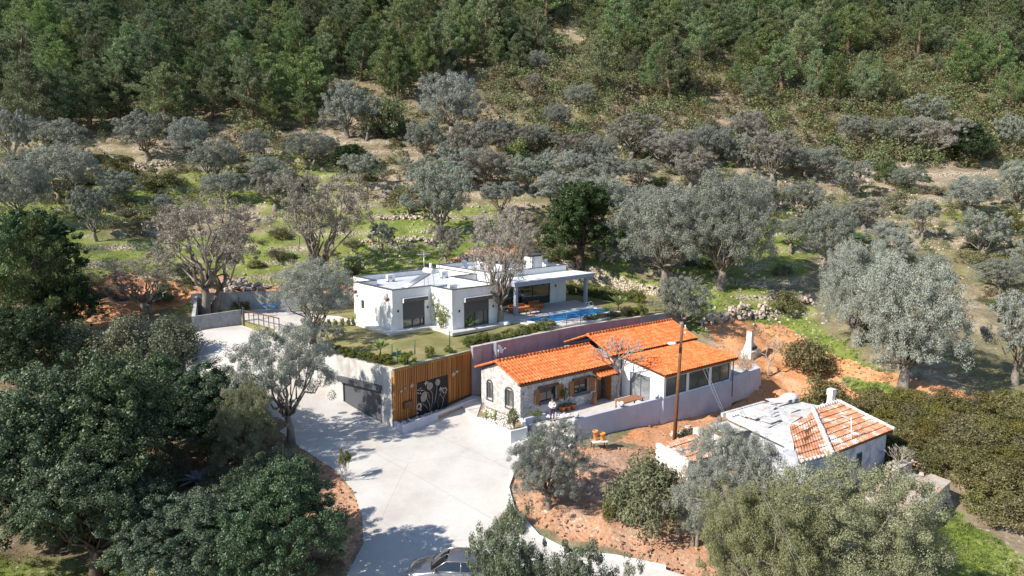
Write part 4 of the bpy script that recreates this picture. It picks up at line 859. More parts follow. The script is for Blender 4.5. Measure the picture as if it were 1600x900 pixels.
# far end of the cottage yard: low white wall, barbecue with chimney
wall_line('yard_wall', [UV(SO, SA, 19.3, -4.6) + (-.8, 1.6), UV(SO, SA, 23.4, -4.7) + (-.6, 1.75), UV(SO, SA, 24.3, -3.6) + (-.3, 1.75)], .25, 'terrace_wall_render', 'low pale wall running from the sunroom to the barbecue')
bb = empty('barbecue', P(1173, 560, z=1.05), SA + .15, 'whitewashed outdoor barbecue with tall tapering chimney', 'barbecue')
MB().box(-1.1, 1.1, -.5, .55, -.4, .85).build('counter', 'whitewash', bb)
m = MB(); m.hexa([(-.75, -.35, .85), (.75, -.35, .85), (.75, .5, .85), (-.75, .5, .85)], [(-.3, -.1, 1.6), (.3, -.1, 1.6), (.3, .45, 1.6), (-.3, .45, 1.6)]); m.box(-.27, .27, -.08, .42, 1.6, 2.75); m.build('chimney', 'whitewash', bb)
MB().box(-.33, .33, -.14, .48, 2.75, 2.83).build('chimney_cap', 'terracotta', bb); MB().box(-.55, .55, -.36, -.352, .95, 1.25).build('fire_opening', 'black_leather', bb)
q = P(1118, 548, z=.9); r = empty('utility_cabinet', q, .3, 'pale blue metal cabinet standing behind the sunroom', 'cabinet'); MB().box(-.35, .35, -.25, .25, 0, 1.75).build('body', 'blue_grey_render', r, bevel=.02); MB().box(-.3, .3, -.27, -.252, .1, 1.65).build('door', 'galvanised', r)
q = P(1095, 548, z=.9); r = empty('meter_post', q, .3, 'white post with short crossbar behind the upper roof corner', 'post'); MB().tube([(0, 0, 0), (0, 0, 2.9)], .07, 7).build('shaft', 'white_plastic', r); MB().box(-.35, .3, -.04, .04, 2.5, 2.58).build('crossbar', 'galvanised', r)
q = P(1160, 552, z=1); r = empty('yard_table', q, .4, 'rust-red covered counter left of the barbecue', 'table'); MB().box(-1.4, 1.2, -.4, .4, .85, .93).build('top', 'terracotta', r); MB().box(-1.3, 1.1, -.3, .3, -.3, .85).build('base', 'whitewash', r)
# terrace furniture and pots
tt = empty('terrace_table', UV(SO, SA, 7.6, -3.2) + (.5,), SA, 'brown slatted table on the terrace in front of the sunroom', 'table')
m = MB(); [m.box(0, 2.4, y, y + .16, .68, .73) for y in np.arange(0, 1.0, .17)]; m.build('tabletop', 'table_wood', tt); [MB().box(x, x + .08, y, y + .08, 0, .68).build('leg', 'dark_wood', tt) for x in (.1, 2.2) for y in (.05, .88)]
bn = empty('white_bench', UV(SO, SA, 8.4, -1.85) + (.5,), SA, 'white bench between the terrace table and the sliding door', 'bench'); MB().box(0, 1.7, 0, .35, .38, .44).build('seat', 'white_plastic', bn); [MB().box(x, x + .06, .03, .32, 0, .38).build('leg', 'white_plastic', bn) for x in (.1, 1.5)]
jar = empty('wooden_trunk', UV(SO, SA, 7.15, -.45) + (.5,), 0, 'tall pale wooden stump left of the cottage door', 'stump'); MB().lathe((0, 0, 0), [(.24, 0), (.2, .4), (.17, .95), (0, .97)], 10).build('stump_body', 'table_wood', jar)
# ------------------------------------------------------------------ pots and small things round the cottage
def np_mesh(name, V, Fq, mats, midx=None, smooth=None):
    me = bpy.data.meshes.new(name); V = np.asarray(V, np.float32); Fq = np.asarray(Fq, np.int32)
    me.vertices.add(len(V)); me.vertices.foreach_set('co', V.ravel()); me.loops.add(Fq.size); me.loops.foreach_set('vertex_index', Fq.ravel()); me.polygons.add(len(Fq))
    me.polygons.foreach_set('loop_start', np.arange(len(Fq)) * 4); me.polygons.foreach_set('loop_total', np.full(len(Fq), 4))
    for m in mats: me.materials.append(MAT[m])
    if midx is not None: me.polygons.foreach_set('material_index', midx)
    me.update(calc_edges=True); return me
def nrm(a): return a / (np.linalg.norm(a, axis=1, keepdims=True) + 1e-9)
def leaves(g, C, n, size, aspect=.45, squash=.8, out=.8, up=.25, shell=.45, along=0.0, ns=.55):
    """C: clumps (k,4) x y z r; n leaves each; returns quads"""
    k = len(C); cc = np.repeat(C, n, 0); N_ = len(cc); d = nrm(g.normal(size=(N_, 3))); rr = cc[:, 3] * (shell + (1 - shell) * g.random(N_) ** .6)
    pos = cc[:, :3] + d * rr[:, None] * np.array([1, 1, squash]); nn = nrm(d * out + g.normal(size=(N_, 3)) * ns + np.array([0, 0, up]))
    if along > 0:
        t = nrm(d + np.array([0, 0, along]) + g.normal(size=(N_, 3)) * .35)
        nn = nrm(np.cross(t, g.normal(size=(N_, 3))) + nn * .6); nn = nrm(nn - t * (nn * t).sum(1, keepdims=True))
    else:
        t = nrm(np.cross(nn, g.normal(size=(N_, 3))))
    b = np.cross(nn, t); s = size * g.uniform(.65, 1.35, N_)[:, None]; h = t * s; w = b * s * aspect
    V = np.stack([pos - h, pos + w * .9 - h * .1, pos + h, pos - w * .9 - h * .1], 1).reshape(-1, 3)
    return V, np.arange(N_ * 4).reshape(-1, 4)
def limbs(g, mb, base, ends, r0, mid=.45, wob=.25, n=6, k=5):
    b = Vector(base)
    for e, r in ends:
        e = Vector(e); pts = []
        for i in range(k + 1):
            t = i / k; p = b.lerp(e, t); p.z = b.z + (e.z - b.z) * (t ** 1.25); p += Vector(g.normal(size=3)) * wob * t * (1 - t) * 2; pts.append(p)
        mb.tube(pts, [r * (1 - .75 * i / k) for i in range(k + 1)], n)
def olive(seed, H=7.0, Rr=3.6, leaf='olive_leaf', lobes=15, dens=1.0, size=.13, sparse=False, trunks=1, base_h=.22, flat=.85):
    g = np.random.default_rng(seed); mb = MB(); C = []; ends = []
    for i in range(lobes):
        a = 2.4 * i + g.uniform(-.4, .4); u = (i + .5) / lobes; z = H * (base_h + .14 + (.82 - base_h - .14) * u); prof = math.sqrt(max(.05, 1 - ((z / H - (base_h + .28)) / (.98 - base_h - .28 if z / H > base_h + .28 else .30)) ** 2))
        rad = Rr * prof * g.uniform(.45, .78); c = np.array([rad * math.cos(a), rad * math.sin(a), z]); lr = Rr * g.uniform(.26, .42) * (.8 if sparse else 1); ends.append((tuple(c), .10 * H / 7))
        ns = int(17 * (.75 if sparse else 1)); d = nrm(g.normal(size=(ns, 3))); d[:, 2] = np.abs(d[:, 2]) * .9 - .35
        for q in d: C.append([*(c + q * lr * np.array([1, 1, flat]) * g.uniform(.7, 1.3)), lr * g.uniform(.17, .33)])
        for _ in range(2): C.append([*(c + g.normal(size=3) * lr * .35), lr * .36])
    C = np.array(C); C[:, 2] = np.clip(C[:, 2], H * .12, H * 1.02)
    for t in range(trunks):
        off = Vector((g.uniform(-.4, .4), g.uniform(-.4, .4), 0)) * (trunks > 1) * 1.4; fork = Vector((off.x * 1.6 + g.uniform(-.2, .2), off.y * 1.6 + g.uniform(-.2, .2), H * g.uniform(.14, .22)))
        r = (.34 if base_h < .3 or H > 8.5 else .24) * H / 7 / (1 if trunks == 1 else 1.5)
        mb.tube([Vector((off.x, off.y, -.5)), Vector((off.x, off.y, .05)), off.lerp(fork, .5) + Vector((.08, -.06, .3)), fork], [r * 1.7, r * 1.35, r * .95, r * .85], 9)
        limbs(g, mb, fork, ends[t::trunks], r * .5, wob=.5)
        for e, _ in ends[t::trunks]:
            for _ in range(3):
                k = C[g.integers(len(C))]
                if (Vector(k[:3]) - Vector(e)).length < Rr * .5: limbs(g, mb, e, [(k[:3], .03)], .03, n=4, k=3)
    V, Fq = leaves(g, C, int(46 * dens * (.62 if sparse else 1) * 2.9), size * .5, .5, .8, .8, .3, .5, 0, .38)
    return mb, V, Fq, leaf
def oak(seed, H=8.0, Rr=4.0, leaf='oak_leaf', size=.12, dens=1.0, nl=22, low=.12):
    g = np.random.default_rng(seed); mb = MB(); C = []; ends = []
    for i in range(nl):
        d = g.normal(size=3); d /= np.linalg.norm(d); d[2] = abs(d[2]) * 1.15 - .5
        c = np.array([d[0] * Rr * .66, d[1] * Rr * .66, H * (low + (1 - low) * .45) + d[2] * H * .38]); lr = Rr * g.uniform(.26, .40); ends.append((tuple(c), .11))
        q = nrm(g.normal(size=(30, 3)))
        for w in q: C.append([*(c + w * lr * np.array([1, 1, .85]) * g.uniform(.7, 1.32)), lr * g.uniform(.14, .30)])
        C.append([*c, lr * .55])
    C = np.array(C); C[:, 2] = np.clip(C[:, 2], H * low, H * 1.02)
    mb.tube([(0, 0, -.5), (0, 0, .1), (.1, 0, H * .12), (.15, .1, H * .24)], [.5, .38, .30, .25], 9); limbs(g, mb, (.15, .1, H * .2), ends, .16, wob=.4)
    V, Fq = leaves(g, C, int(36 * dens * 3.0), size * .55, .55, .85, .75, .35, .4, 0, .45); return mb, V, Fq, leaf
def pine(seed, H=11.0, Rr=3.6, leaf='pine_needle', dens=1.0, lean=.0, bare=.12):
    g = np.random.default_rng(seed); mb = MB(); C = []; L = Vector((g.normal() * .6, g.normal() * .6, 0)) * (1 + lean)
    tr = [Vector((0, 0, -.5)), Vector((0, 0, H * .3)) + L * .3, Vector((0, 0, H * .65)) + L * .8, Vector((0, 0, H * .95)) + L]; mb.tube(tr, [.26, .2, .12, .03], 7)
    nb = 46
    for b in range(nb):
        t = bare + (1 - bare) * ((b + g.uniform(0, .9)) / nb) ** .92; z = H * t; a = 2.4 * b + g.uniform(-.5, .5); r = Rr * ((1 - t) ** .68) * (.7 + .3 * min(1, (t - bare) / .15)) * g.uniform(.65, 1.15); cx, cy = L.x * t, L.y * t
        rise = g.uniform(.35, .9); mb.tube([(cx, cy, z - .2), (cx + r * math.cos(a), cy + r * math.sin(a), z + r * rise)], [.05, .015], 4, 0, False)
        for k in range(max(2, int(r / .42) + 1)):
            s = .3 + .75 * (k + .5) / max(2, int(r / .42) + 1); jr = g.normal(size=3) * .22; C.append([cx + r * s * math.cos(a) + jr[0], cy + r * s * math.sin(a) + jr[1], z + r * rise * s + .1 + abs(jr[2]), .48 * (1 - .3 * s) * (1.15 - .45 * t) * g.uniform(.75, 1.35)])
    C.append([L.x, L.y, H * .96, .3]); C.append([L.x, L.y, H * .90, .45]); C = np.array(C)
    V, Fq = leaves(g, C, int(66 * dens), .125, .32, 1.25, .6, .4, .3, along=1.3); return mb, V, Fq, leaf
def shrub(seed, H=1.6, Rr=1.3, leaf='mastic_leaf', n=34, per=60, size=.075, stems=True, up=.3, loose=1.0):
    g = np.random.default_rng(seed); mb = MB(); d = nrm(g.normal(size=(n, 3))); d[:, 2] = np.abs(d[:, 2]); q = g.uniform(.55, 1.0, n)[:, None] * loose
    C = np.concatenate([d * q * np.array([Rr * .8, Rr * .8, H * .78]) + np.array([0, 0, H * .12]), (g.uniform(.16, .32, n) * Rr)[:, None]], 1)
    for i in range(9 if stems else 3): mb.tube([(0, 0, -.2), (C[i, 0] * .4, C[i, 1] * .4, C[i, 2] * .5), tuple(C[i, :3])], [.05, .035, .012], 5)
    V, Fq = leaves(g, C, int(per * 1.9), size * .68, .5, .85, .75, up, .35); return mb, V, Fq, leaf
def bare(seed, H=4.0, spread=.5, r=.09, depth=4, trunks=1):
    g = np.random.default_rng(seed); mb = MB()
    def grow(p, d, L, r_, k):
        q = p + d * L; m = p.lerp(q, .5) + Vector(g.normal(size=3)) * L * .06; mb.tube([p, m, q], [r_, r_ * .85, r_ * .68], 5, 0, k == 0)
        if k <= 0: return
        for i in range(3 if k > 1 else 3): dd = (d + Vector(g.normal(size=3)) * spread + Vector((0, 0, .16))).normalized(); grow(q, dd, L * g.uniform(.62, .86), r_ * .66, k - 1)
    for t in range(trunks): grow(Vector((0, 0, -.1)), Vector((g.normal() * .25 * (trunks > 1), g.normal() * .25 * (trunks > 1), 1)).normalized(), H * .28, r, depth)
    return mb
PROTO = {}
def proto(key, data, bark, H, Rr):
    mb, V, Fq, leaf = data
    tm = bpy.data.meshes.new('trunk'); tm.from_pydata(mb.v, [], mb.f); tm.materials.append(MAT[bark]); tm.polygons.foreach_set('use_smooth', mb.sm); tm.update()
    rad = np.hypot(V[:, 0], V[:, 1]); Rr = float(np.percentile(rad, 97)); H = float(V[:, 2].max())
    cm = np_mesh('crown', V, Fq, [leaf]); PROTO.setdefault(key, []).append((tm, cm, H, Rr, V, Fq, leaf, mb))
ov = [dict(), dict(lobes=11, Rr=3.2, base_h=.34), dict(lobes=17, Rr=4.2, H=7.0), dict(trunks=2, lobes=16, Rr=4.0), dict(lobes=13, leaf='olive_leaf_warm'), dict(lobes=15, flat=1.0, base_h=.12), dict(lobes=9, Rr=3.4, base_h=.3), dict(lobes=20, Rr=3.9, H=7.6, leaf='olive_leaf_warm'), dict(trunks=2, lobes=12, base_h=.25)]
for i, k in enumerate(ov): proto('olive', olive(100 + i, **k), 'bark_grey', k.get('H', 7.0), k.get('Rr', 3.6))
for i in range(3): proto('sparse', olive(120 + i, 8.0, 4.0, 'olive_leaf_warm', 22, 1.25, .10, True, 2, .28, 1.0), 'bark_grey', 8.0, 4.0)
for i in range(2): proto('bigolive', olive(130 + i, 9.0, 5.0, 'olive_leaf', 30, 1.2, .12, False, 1, .16), 'bark_grey', 9.0, 5.2)
for i in range(3): proto('nearolive', olive(140 + i, 8.0, 4.4, ['olive_leaf', 'olive_leaf_green', 'olive_leaf_green'][i], 24, 2.2, .085, False, 2, .12), 'bark_grey', 8.0, 4.4)
for i in range(2): proto('leanolive', olive(150 + i, 8.0, 4.2, 'olive_leaf', 17, 1.6, .10, False, 1, .30), 'bark_grey', 8, 4.2)
for i in range(6): proto('pine', pine(200 + i, 11, 3.3 + .4 * (i % 3), dens=1.0), 'bark_pine', 11, 3.0)
for i in range(2): proto('openpine', pine(210 + i, 11, 3.8, dens=.7, bare=.25), 'bark_pine', 11, 3.2)
for i in range(3): proto('oak', oak(300 + i, size=.11, dens=1.35), 'bark_dark', 8, 4.0)
for i in range(2): proto('darkoak', oak(310 + i, leaf='dark_oak_leaf', dens=.9, size=.13), 'bark_dark', 8, 4.0)
for i in range(4): proto('mastic', shrub(400 + i, per=75), 'bark_dark', 1.6, 1.3)
for i in range(3): proto('scrub', shrub(410 + i, leaf='scrub_leaf', n=20, per=45, size=.09), 'bark_grey', 1.6, 1.3)
for i in range(2): proto('greyshrub', shrub(420 + i, 2.2, 1.8, 'olive_leaf_green', 60, 90, .08), 'bark_grey', 2.2, 1.8)
for i in range(2): proto('hedge', shrub(430 + i, 1.2, .8, 'hedge_leaf', 26, 60, .06), 'bark_dark', 1.2, .8)
for i in range(3): proto('pinebush', shrub(440 + i, 2.6, 1.6, 'pine_needle', 40, 70, .10), 'bark_dark', 2.6, 1.6)
for i in range(2): proto('laurel', oak(330 + i, 9, 3.0, 'laurel_leaf', .075, 1.3, 26, .4), 'bark_dark', 9, 3.4)
def plantit(name, key, loc, h, r, label, cat, group=None, var=None, rot=None, parts=True):
    P_ = PROTO[key]; v = rng.integers(len(P_)) if var is None else var % len(P_); tm, cm, H, Rr = P_[v][:4]
    e = empty(name, tuple(loc), rng.uniform(0, 6.28) if rot is None else rot, label, cat, group)
    t = bpy.data.objects.new('stems' if H < 3 else 'trunk', tm); c = bpy.data.objects.new('foliage' if H < 3 else 'crown', cm)
    for o in (t, c): COL.objects.link(o); o.parent = e
    k = rng.uniform(.86, 1.14); e.scale = (r / Rr * k, r / Rr / k, h / H)
    if cat == 'tree': e.rotation_euler[0] = rng.normal() * .05; e.rotation_euler[1] = rng.normal() * .05
    return e
def ptree(name, key, fx, fy, top, w, label, cat='tree', group=None, var=None, yn=14.0, rot=None, sink=.0):
    L = hit(fx, fy, yn); D = proj(L)[2]; h = (fy - top) * D / FOC * 1.02; r = w * .5 * D / FOC
    L[2] -= sink
    return plantit(name, key, L, h, r, label, cat, group, var, rot)
# ------------------------------------------------------------------ single trees, each where it stands
T = ptree
T('olive_tree', 'sparse', 322, 490, 302, 175, 'tall leaning olive with pale split trunk behind the low grey yard wall', var=0, rot=1.0)
T('olive_tree', 'sparse', 226, 488, 403, 120, 'small open olive on orange soil left of the grey yard walls', var=1)
T('olive_tree', 'sparse', 500, 446, 266, 165, 'large twin-trunked olive with airy greyish crown left behind the villa', var=2, rot=2.2)
T('olive_tree', 'olive', 600, 404, 348, 48, 'small pollarded olive on the bright green meadow behind the villa', var=1)
T('olive_tree', 'olive', 686, 372, 246, 104, 'round tall olive with thick trunk on the meadow edge directly above the villa roof', var=0)
T('olive_tree', 'olive', 697, 412, 354, 50, 'low bushy olive with gnarled trunk just behind the villa roof', var=4)
T('olive_tree', 'sparse', 787, 507, 322, 120, 'tall slender olive with twisted forked trunk on the lawn at the villa corner', var=1, rot=.6)
T('carob_tree', 'darkoak', 905, 436, 306, 145, 'dark green broad tree shading the ground right behind the villa chimney', var=0)
T('olive_tree', 'bigolive', 1038, 448, 288, 150, 'great spreading olive right of the villa, left one of the big pair', var=0)
T('olive_tree', 'bigolive', 1125, 452, 268, 150, 'great spreading olive right of the villa, right one of the big pair', var=1)
T('olive_tree', 'olive', 1062, 522, 432, 92, 'bushy grey olive crowding the right end of the orange upper roof', var=2)
T('olive_tree', 'olive', 925, 372, 262, 95, 'grey olive standing just above the dark green tree', var=3)
T('olive_tree', 'bigolive', 1335, 540, 374, 112, 'tall olive with pale thick trunk beside the dirt track', var=1)
T('olive_tree', 'bigolive', 1410, 612, 392, 160, 'huge ancient olive with massive trunk below the dirt track', var=0, rot=2.0)
T('olive_tree', 'olive', 1290, 425, 318, 96, 'wide grey olive at the upper left of the tall track-side olive', var=2)
T('olive_tree', 'olive', 1390, 420, 345, 80, 'olive directly above the huge ancient olive', var=5)
T('olive_tree', 'olive', 1535, 405, 324, 84, 'round green-grey olive standing alone on bare stony slope at the right edge', var=0)
T('olive_tree', 'olive', 1440, 376, 314, 52, 'small upright olive on pale ground left of the round lone olive', var=1)
T('olive_tree', 'olive', 1330, 312, 250, 62, 'small olive with thin visible trunk above the grassy strip', var=1)
T('olive_tree', 'olive', 1515, 340, 276, 88, 'broad low olive above the round lone olive', var=2)
T('olive_tree', 'darkoak', 1508, 262, 194, 72, 'dark dense olive below the forest edge at the upper right', var=1)
T('olive_tree', 'olive', 1578, 236, 178, 48, 'pale olive right at the forest edge near the right border', var=0)
T('olive_tree', 'olive', 1207, 288, 203, 76, 'olive with white trunk foot in a row below the right forest', var=4)
T('olive_tree', 'olive', 1268, 280, 222, 92, 'broad olive casting a long shadow, next to the white-footed one', var=3)
T('olive_tree', 'olive', 1328, 232, 182, 46, 'grey olive in the shade at the right forest foot', var=1)
T('olive_tree', 'olive', 1415, 300, 262, 60, 'low spreading olive on the stony right slope', var=2)
T('olive_tree', 'olive', 1590, 330, 250, 80, 'olive cut by the right edge of the picture halfway up', var=5)
T('olive_tree', 'olive', 1585, 600, 440, 110, 'olive cut by the right edge of the picture beside the dirt track', var=0)
T('olive_tree', 'olive', 330, 284, 212, 86, 'olive with dark double trunk beside the stone terrace, upper left', var=3)
T('olive_tree', 'olive', 232, 250, 174, 84, 'pale silver olive against the dark pines, upper left', var=0)
T('olive_tree', 'olive', 298, 256, 184, 74, 'second pale silver olive against the dark pines, right of the first', var=2)
T('olive_tree', 'olive', 100, 318, 216, 104, 'wide grey olive standing at the left edge of the terraces', var=3)
T('olive_tree', 'olive', 150, 378, 290, 70, 'leaning olive with bright white trunk foot on the left meadow', var=1)
T('olive_tree', 'olive', 258, 344, 304, 40, 'tiny olive on the left meadow', var=1)
T('olive_tree', 'olive', 398, 258, 203, 42, 'small olive with round head by the terrace wall below the pines', var=0)
T('olive_tree', 'olive', 543, 216, 128, 72, 'pale blue-grey olive in the pine clearing, left one', var=5)
T('olive_tree', 'olive', 574, 218, 152, 58, 'small olive with white trunk standing on bare ground in the clearing', var=1)
T('olive_tree', 'olive', 703, 222, 117, 104, 'large blue-grey olive at the foot of the central pines', var=2)
T('olive_tree', 'olive', 662, 250, 184, 70, 'grey olive below the large blue-grey one', var=0)
T('olive_tree', 'olive', 738, 266, 190, 74, 'olive with straight pale trunk centre of the slope', var=4)
T('olive_tree', 'olive', 485, 262, 204, 86, 'broad olive beside the dark round evergreen bush', var=3)
T('olive_tree', 'olive', 430, 330, 264, 82, 'faint grey olive on the terrace left of the twin-trunked one', var=4)
T('olive_tree', 'olive', 22, 262, 166, 60, 'grey olive cut by the left edge under the pines', var=0)
T('olive_tree', 'olive', 30, 350, 250, 90, 'grey olive among dark oaks at the left edge', var=2)
T('olive_tree', 'leanolive', 455, 690, 498, 150, 'airy olive leaning over the drive in front of the garage wall', var=0, rot=.5)
T('olive_tree', 'nearolive', 385, 745, 598, 120, 'grey bushy olive at the left kerb of the drive', var=1)
T('olive_tree', 'leanolive', 488, 530, 400, 125, 'broad olive with dark trunk at the lawn corner by the gate', var=3, rot=.3)
T('young_olive', 'olive', 520, 562, 519, 46, 'young silver olive peeping over the concrete wall', 'tree', var=1)
T('olive_tree', 'nearolive', 860, 795, 656, 135, 'round silver-grey olive on the orange bank right of the drive', var=0)
T('evergreen_tree', 'greyshrub', 1010, 822, 696, 130, 'dark grey-green bushy tree on the orange bank below the pole', var=0)
T('olive_tree', 'nearolive', 1140, 890, 650, 160, 'grey olive at the front left side of the ruined house', var=0)
T('evergreen_tree', 'nearolive', 1300, 985, 700, 260, 'broad yellow-green tree filling the bottom right, centre of its clump', var=1, rot=1.2)
T('evergreen_tree', 'nearolive', 1190, 1010, 745, 190, 'dark olive at the very bottom, left of the broad yellow-green tree', var=2)
T('evergreen_tree', 'nearolive', 1400, 960, 800, 130, 'low olive at the bottom, right of the broad yellow-green tree', var=2)
T('olive_tree', 'nearolive', 1085, 850, 745, 80, 'small grey olive between the orange bank and the white annexe', var=0)
# left woodland
for q in [(190, 830, 540, 260, 'largest dark evergreen oak, centre of the left woodland'), (90, 850, 560, 270, 'evergreen oak cut by the left border in the woodland'), (150, 905, 690, 230, 'evergreen oak above the grass at the bottom left'), (300, 925, 765, 220, 'evergreen oak just below the agave at the bottom'), (455, 930, 706, 190, 'evergreen oak in deep shade beside the orange bank'), (20, 780, 610, 120, 'evergreen oak at the far left, half out of the picture'), (395, 880, 715, 150, 'evergreen oak with blue-green leaves just right of the agave'), (335, 705, 560, 190, 'evergreen oak behind and above the agave'), (250, 715, 550, 160, 'evergreen oak in the second row of the left woodland')]:
    T('evergreen_oak', 'oak', *q)
T('pine_tree', 'pine', 28, 520, 292, 150, 'big dark pine with long trunk at the left border', var=1)
T('pine_tree', 'pine', 75, 545, 340, 120, 'dark pine right beside the long-trunked pine at the left border', var=2)
T('evergreen_oak', 'darkoak', 70, 470, 330, 140, 'dark oak between the left border pines and the terraces', var=0)
T('evergreen_oak', 'darkoak', 110, 530, 430, 90, 'dark low oak over the orange patch at the left', var=1)
T('evergreen_oak', 'darkoak', 30, 620, 480, 150, 'dark oak under the left border pine', var=1)
for q in [(120, 590, 500, 110, 'olive-green terebinth left of centre in the shrub belt'), (200, 580, 490, 120, 'olive-green terebinth in the middle of the shrub belt'), (265, 575, 490, 110, 'olive-green terebinth nearest the concrete yard'), (335, 690, 590, 120, 'yellow-green terebinth between oak and drive'), (350, 660, 580, 90, 'terebinth under the curve of the upper drive'), (270, 745, 690, 70, 'small terebinth left of the agave'), (345, 760, 715, 60, 'small terebinth right of the agave'), (230, 770, 700, 90, 'terebinth under the edge of the largest oak'), (440, 760, 690, 90, 'terebinth shading the orange bank at the drive bend')]:
    T('terebinth', 'greyshrub', *q, cat='shrub')
T('round_evergreen', 'darkoak', 548, 270, 226, 66, 'dark round evergreen bush on the terrace under the clearing', 'shrub', var=0)
# front foliage nearest the drone
for q in [(838, 1290, 786, 150, 'dark-leaved evergreen in front of the car, cut by the bottom edge', 0), (885, 1400, 832, 160, 'leafy evergreen top at the bottom edge right of the car', 1), (955, 1420, 850, 150, 'leafy evergreen top at the bottom edge below the orange bank', 0)]:
    L = P(q[0], 450, Y=20.0); D = 22; ztop = P(q[0], q[2], Y=20.0)[2]; g0_ = gz(L[0], 20.0); plantit('evergreen_tree', 'laurel', (L[0], 20.0, g0_), ztop - g0_, q[3] * .5 * D / FOC * 1.1, q[4], 'tree', None, q[5], 0.0)
# bushes
for q in [('mastic', 1258, 585, 527, 86, 'dark round bush on orange soil above the ruined house'), ('mastic', 1225, 490, 455, 52, 'dark round bush at the end of the rubble wall'), ('mastic', 1285, 660, 590, 95, 'low dark bush between the ruined house and the round bush'), ('mastic', 1320, 655, 600, 70, 'bush touching the ruined house chimney'), ('mastic', 1235, 645, 628, 30, 'small bush behind the flat ruined roof'), ('scrub', 1395, 330, 300, 50, 'brown bush above the stony grey olive'), ('mastic', 1575, 362, 325, 44, 'brown-green bush right of the round lone olive'), ('pinebush', 1385, 285, 250, 44, 'yellow-green bush alone on the right slope'),
          ('scrub', 1235, 318, 292, 60, 'reddish brown bush on the terrace edge under the right olives'), ('scrub', 640, 330, 290, 80, 'pale purple-grey bush on the terrace above the meadow'), ('mastic', 250, 292, 262, 66, 'dark bush on the upper left terrace'), ('mastic', 190, 280, 245, 50, 'dark bush above the white-footed olive'), ('pinebush', 445, 300, 262, 64, 'grey-green bush behind the twin-trunked olive'),
          ('mastic', 960, 815, 770, 40, 'low bush at the foot of the dark bushy tree on the bank'), ('mastic', 1090, 700, 672, 60, 'scrubby bush beside the annexe of the ruined house'), ('greyshrub', 800, 830, 790, 44, 'grey bush growing on the kerb at the drive bend'), ('pinebush', 600, 215, 150, 66, 'young yellow-green pine beside the clearing olives'), ('pinebush', 800, 265, 215, 56, 'bright green pine bush among the central olives')]:
    T('bush', q[0], *q[1:], cat='shrub')
# low scrub scattered over the slopes (each one a bush)
def pxy(x, y):
    z = gz(x, y); a = proj((x, y, z)); return a[0], a[1]
no_ = [wpoly(q) for q in ([(560, 322), (780, 322), (800, 368), (700, 405), (700, 430), (560, 442)], [(1110, 470), (1260, 478), (1340, 550), (1400, 590), (1300, 584), (1160, 505)])]
cnt = 0
while cnt < 290:
    y = rng.uniform(68, 125); x = rng.uniform(-.85, .85) * y
    if fbm(np.array([x * .09 + 40]), np.array([y * .09]))[0] < .45 or any(inpoly(x, y, q) for q in no_) or inpoly(x, y, GARDEN) or inpoly(x, y, BUILT): continue
    s = rng.uniform(.55, 1.6); plantit('scrub_bush', ['scrub', 'mastic', 'scrub', 'pinebush'][rng.integers(4)], (x, y, gz(x, y) - .05), 1.0 * s, 1.05 * s, 'knee-high wild bush scattered over the terraced slope behind the houses', 'shrub', 'low bushes scattered over the slopes'); cnt += 1
thk = wpoly([(1355, 640), (1420, 622), (1500, 640), (1600, 640), (1650, 700), (1650, 840), (1560, 830), (1500, 775), (1470, 740), (1400, 735), (1395, 690)])
cnt = 0; X0 = min(p[0] for p in thk); X1 = max(p[0] for p in thk); Y0 = min(p[1] for p in thk); Y1 = max(p[1] for p in thk)
pl_ = []
for _ in range(4000):
    x, y = rng.uniform(X0, X1), rng.uniform(Y0, Y1)
    if not inpoly(x, y, thk) or any((x - a) ** 2 + (y - b) ** 2 < 1.3 ** 2 for a, b in pl_): continue
    pl_.append((x, y)); s = rng.uniform(.85, 1.25); plantit('mastic_bush', 'mastic', (x, y, gz(x, y) - .1), 1.7 * s, 1.35 * s, 'waist-high mastic bush in the dense brown-green thicket right of the ruined house', 'shrub', 'mastic bushes of the right thicket')
# more olives of the belt under the forest
belt = [(700, 262), (655, 296), (810, 250), (848, 236), (892, 262), (935, 268), (985, 250), (1042, 268), (1078, 296), (1112, 258), (1152, 262), (1000, 300), (925, 300), (880, 290), (830, 300), (780, 235), (960, 340), (1015, 345), (870, 330), (1235, 395), (1250, 350), (1350, 360), (1460, 250), (1400, 245), (1365, 480), (1560, 460), (1600, 430), (1455, 440), (760, 300), (720, 300), (60, 300), (190, 320), (840, 116), (836, 150), (875, 205), (905, 175), (155, 142), (188, 180), (250, 105), (75, 230), (1190, 330), (1165, 232), (1440, 210), (100, 260), (420, 290), (350, 320), (780, 340), (560, 300)]
ORD = ['first', 'second', 'third', 'fourth', 'fifth', 'sixth', 'seventh', 'eighth', 'ninth', 'tenth', 'eleventh', 'twelfth', 'thirteenth', 'fourteenth', 'fifteenth', 'sixteenth', 'seventeenth', 'eighteenth', 'nineteenth', 'twentieth']
rowof = lambda fy: 0 if fy < 190 else 1 if fy < 248 else 2 if fy < 288 else 3 if fy < 330 else 4
rows_ = {}
for q in sorted(belt): rows_.setdefault(rowof(q[1]), []).append(q)
for fx, fy in belt:
    rw = rowof(fy); rk_ = rows_[rw].index((fx, fy)); blab = 'silver-grey olive, %s from the left in the %s row of the belt below the forest' % (ORD[min(rk_, 19)], ['topmost', 'second', 'middle', 'fourth', 'lowest'][rw])
    top = fy - rng.uniform(50, 72) * (.85 if fy < 240 else 1) * (.7 if fy < 160 else 1); ptree('olive_tree', 'olive', fx, fy, top, (fy - top) * rng.uniform(.95, 1.35), blab, 'tree', 'olives crowding the slope below the forest')
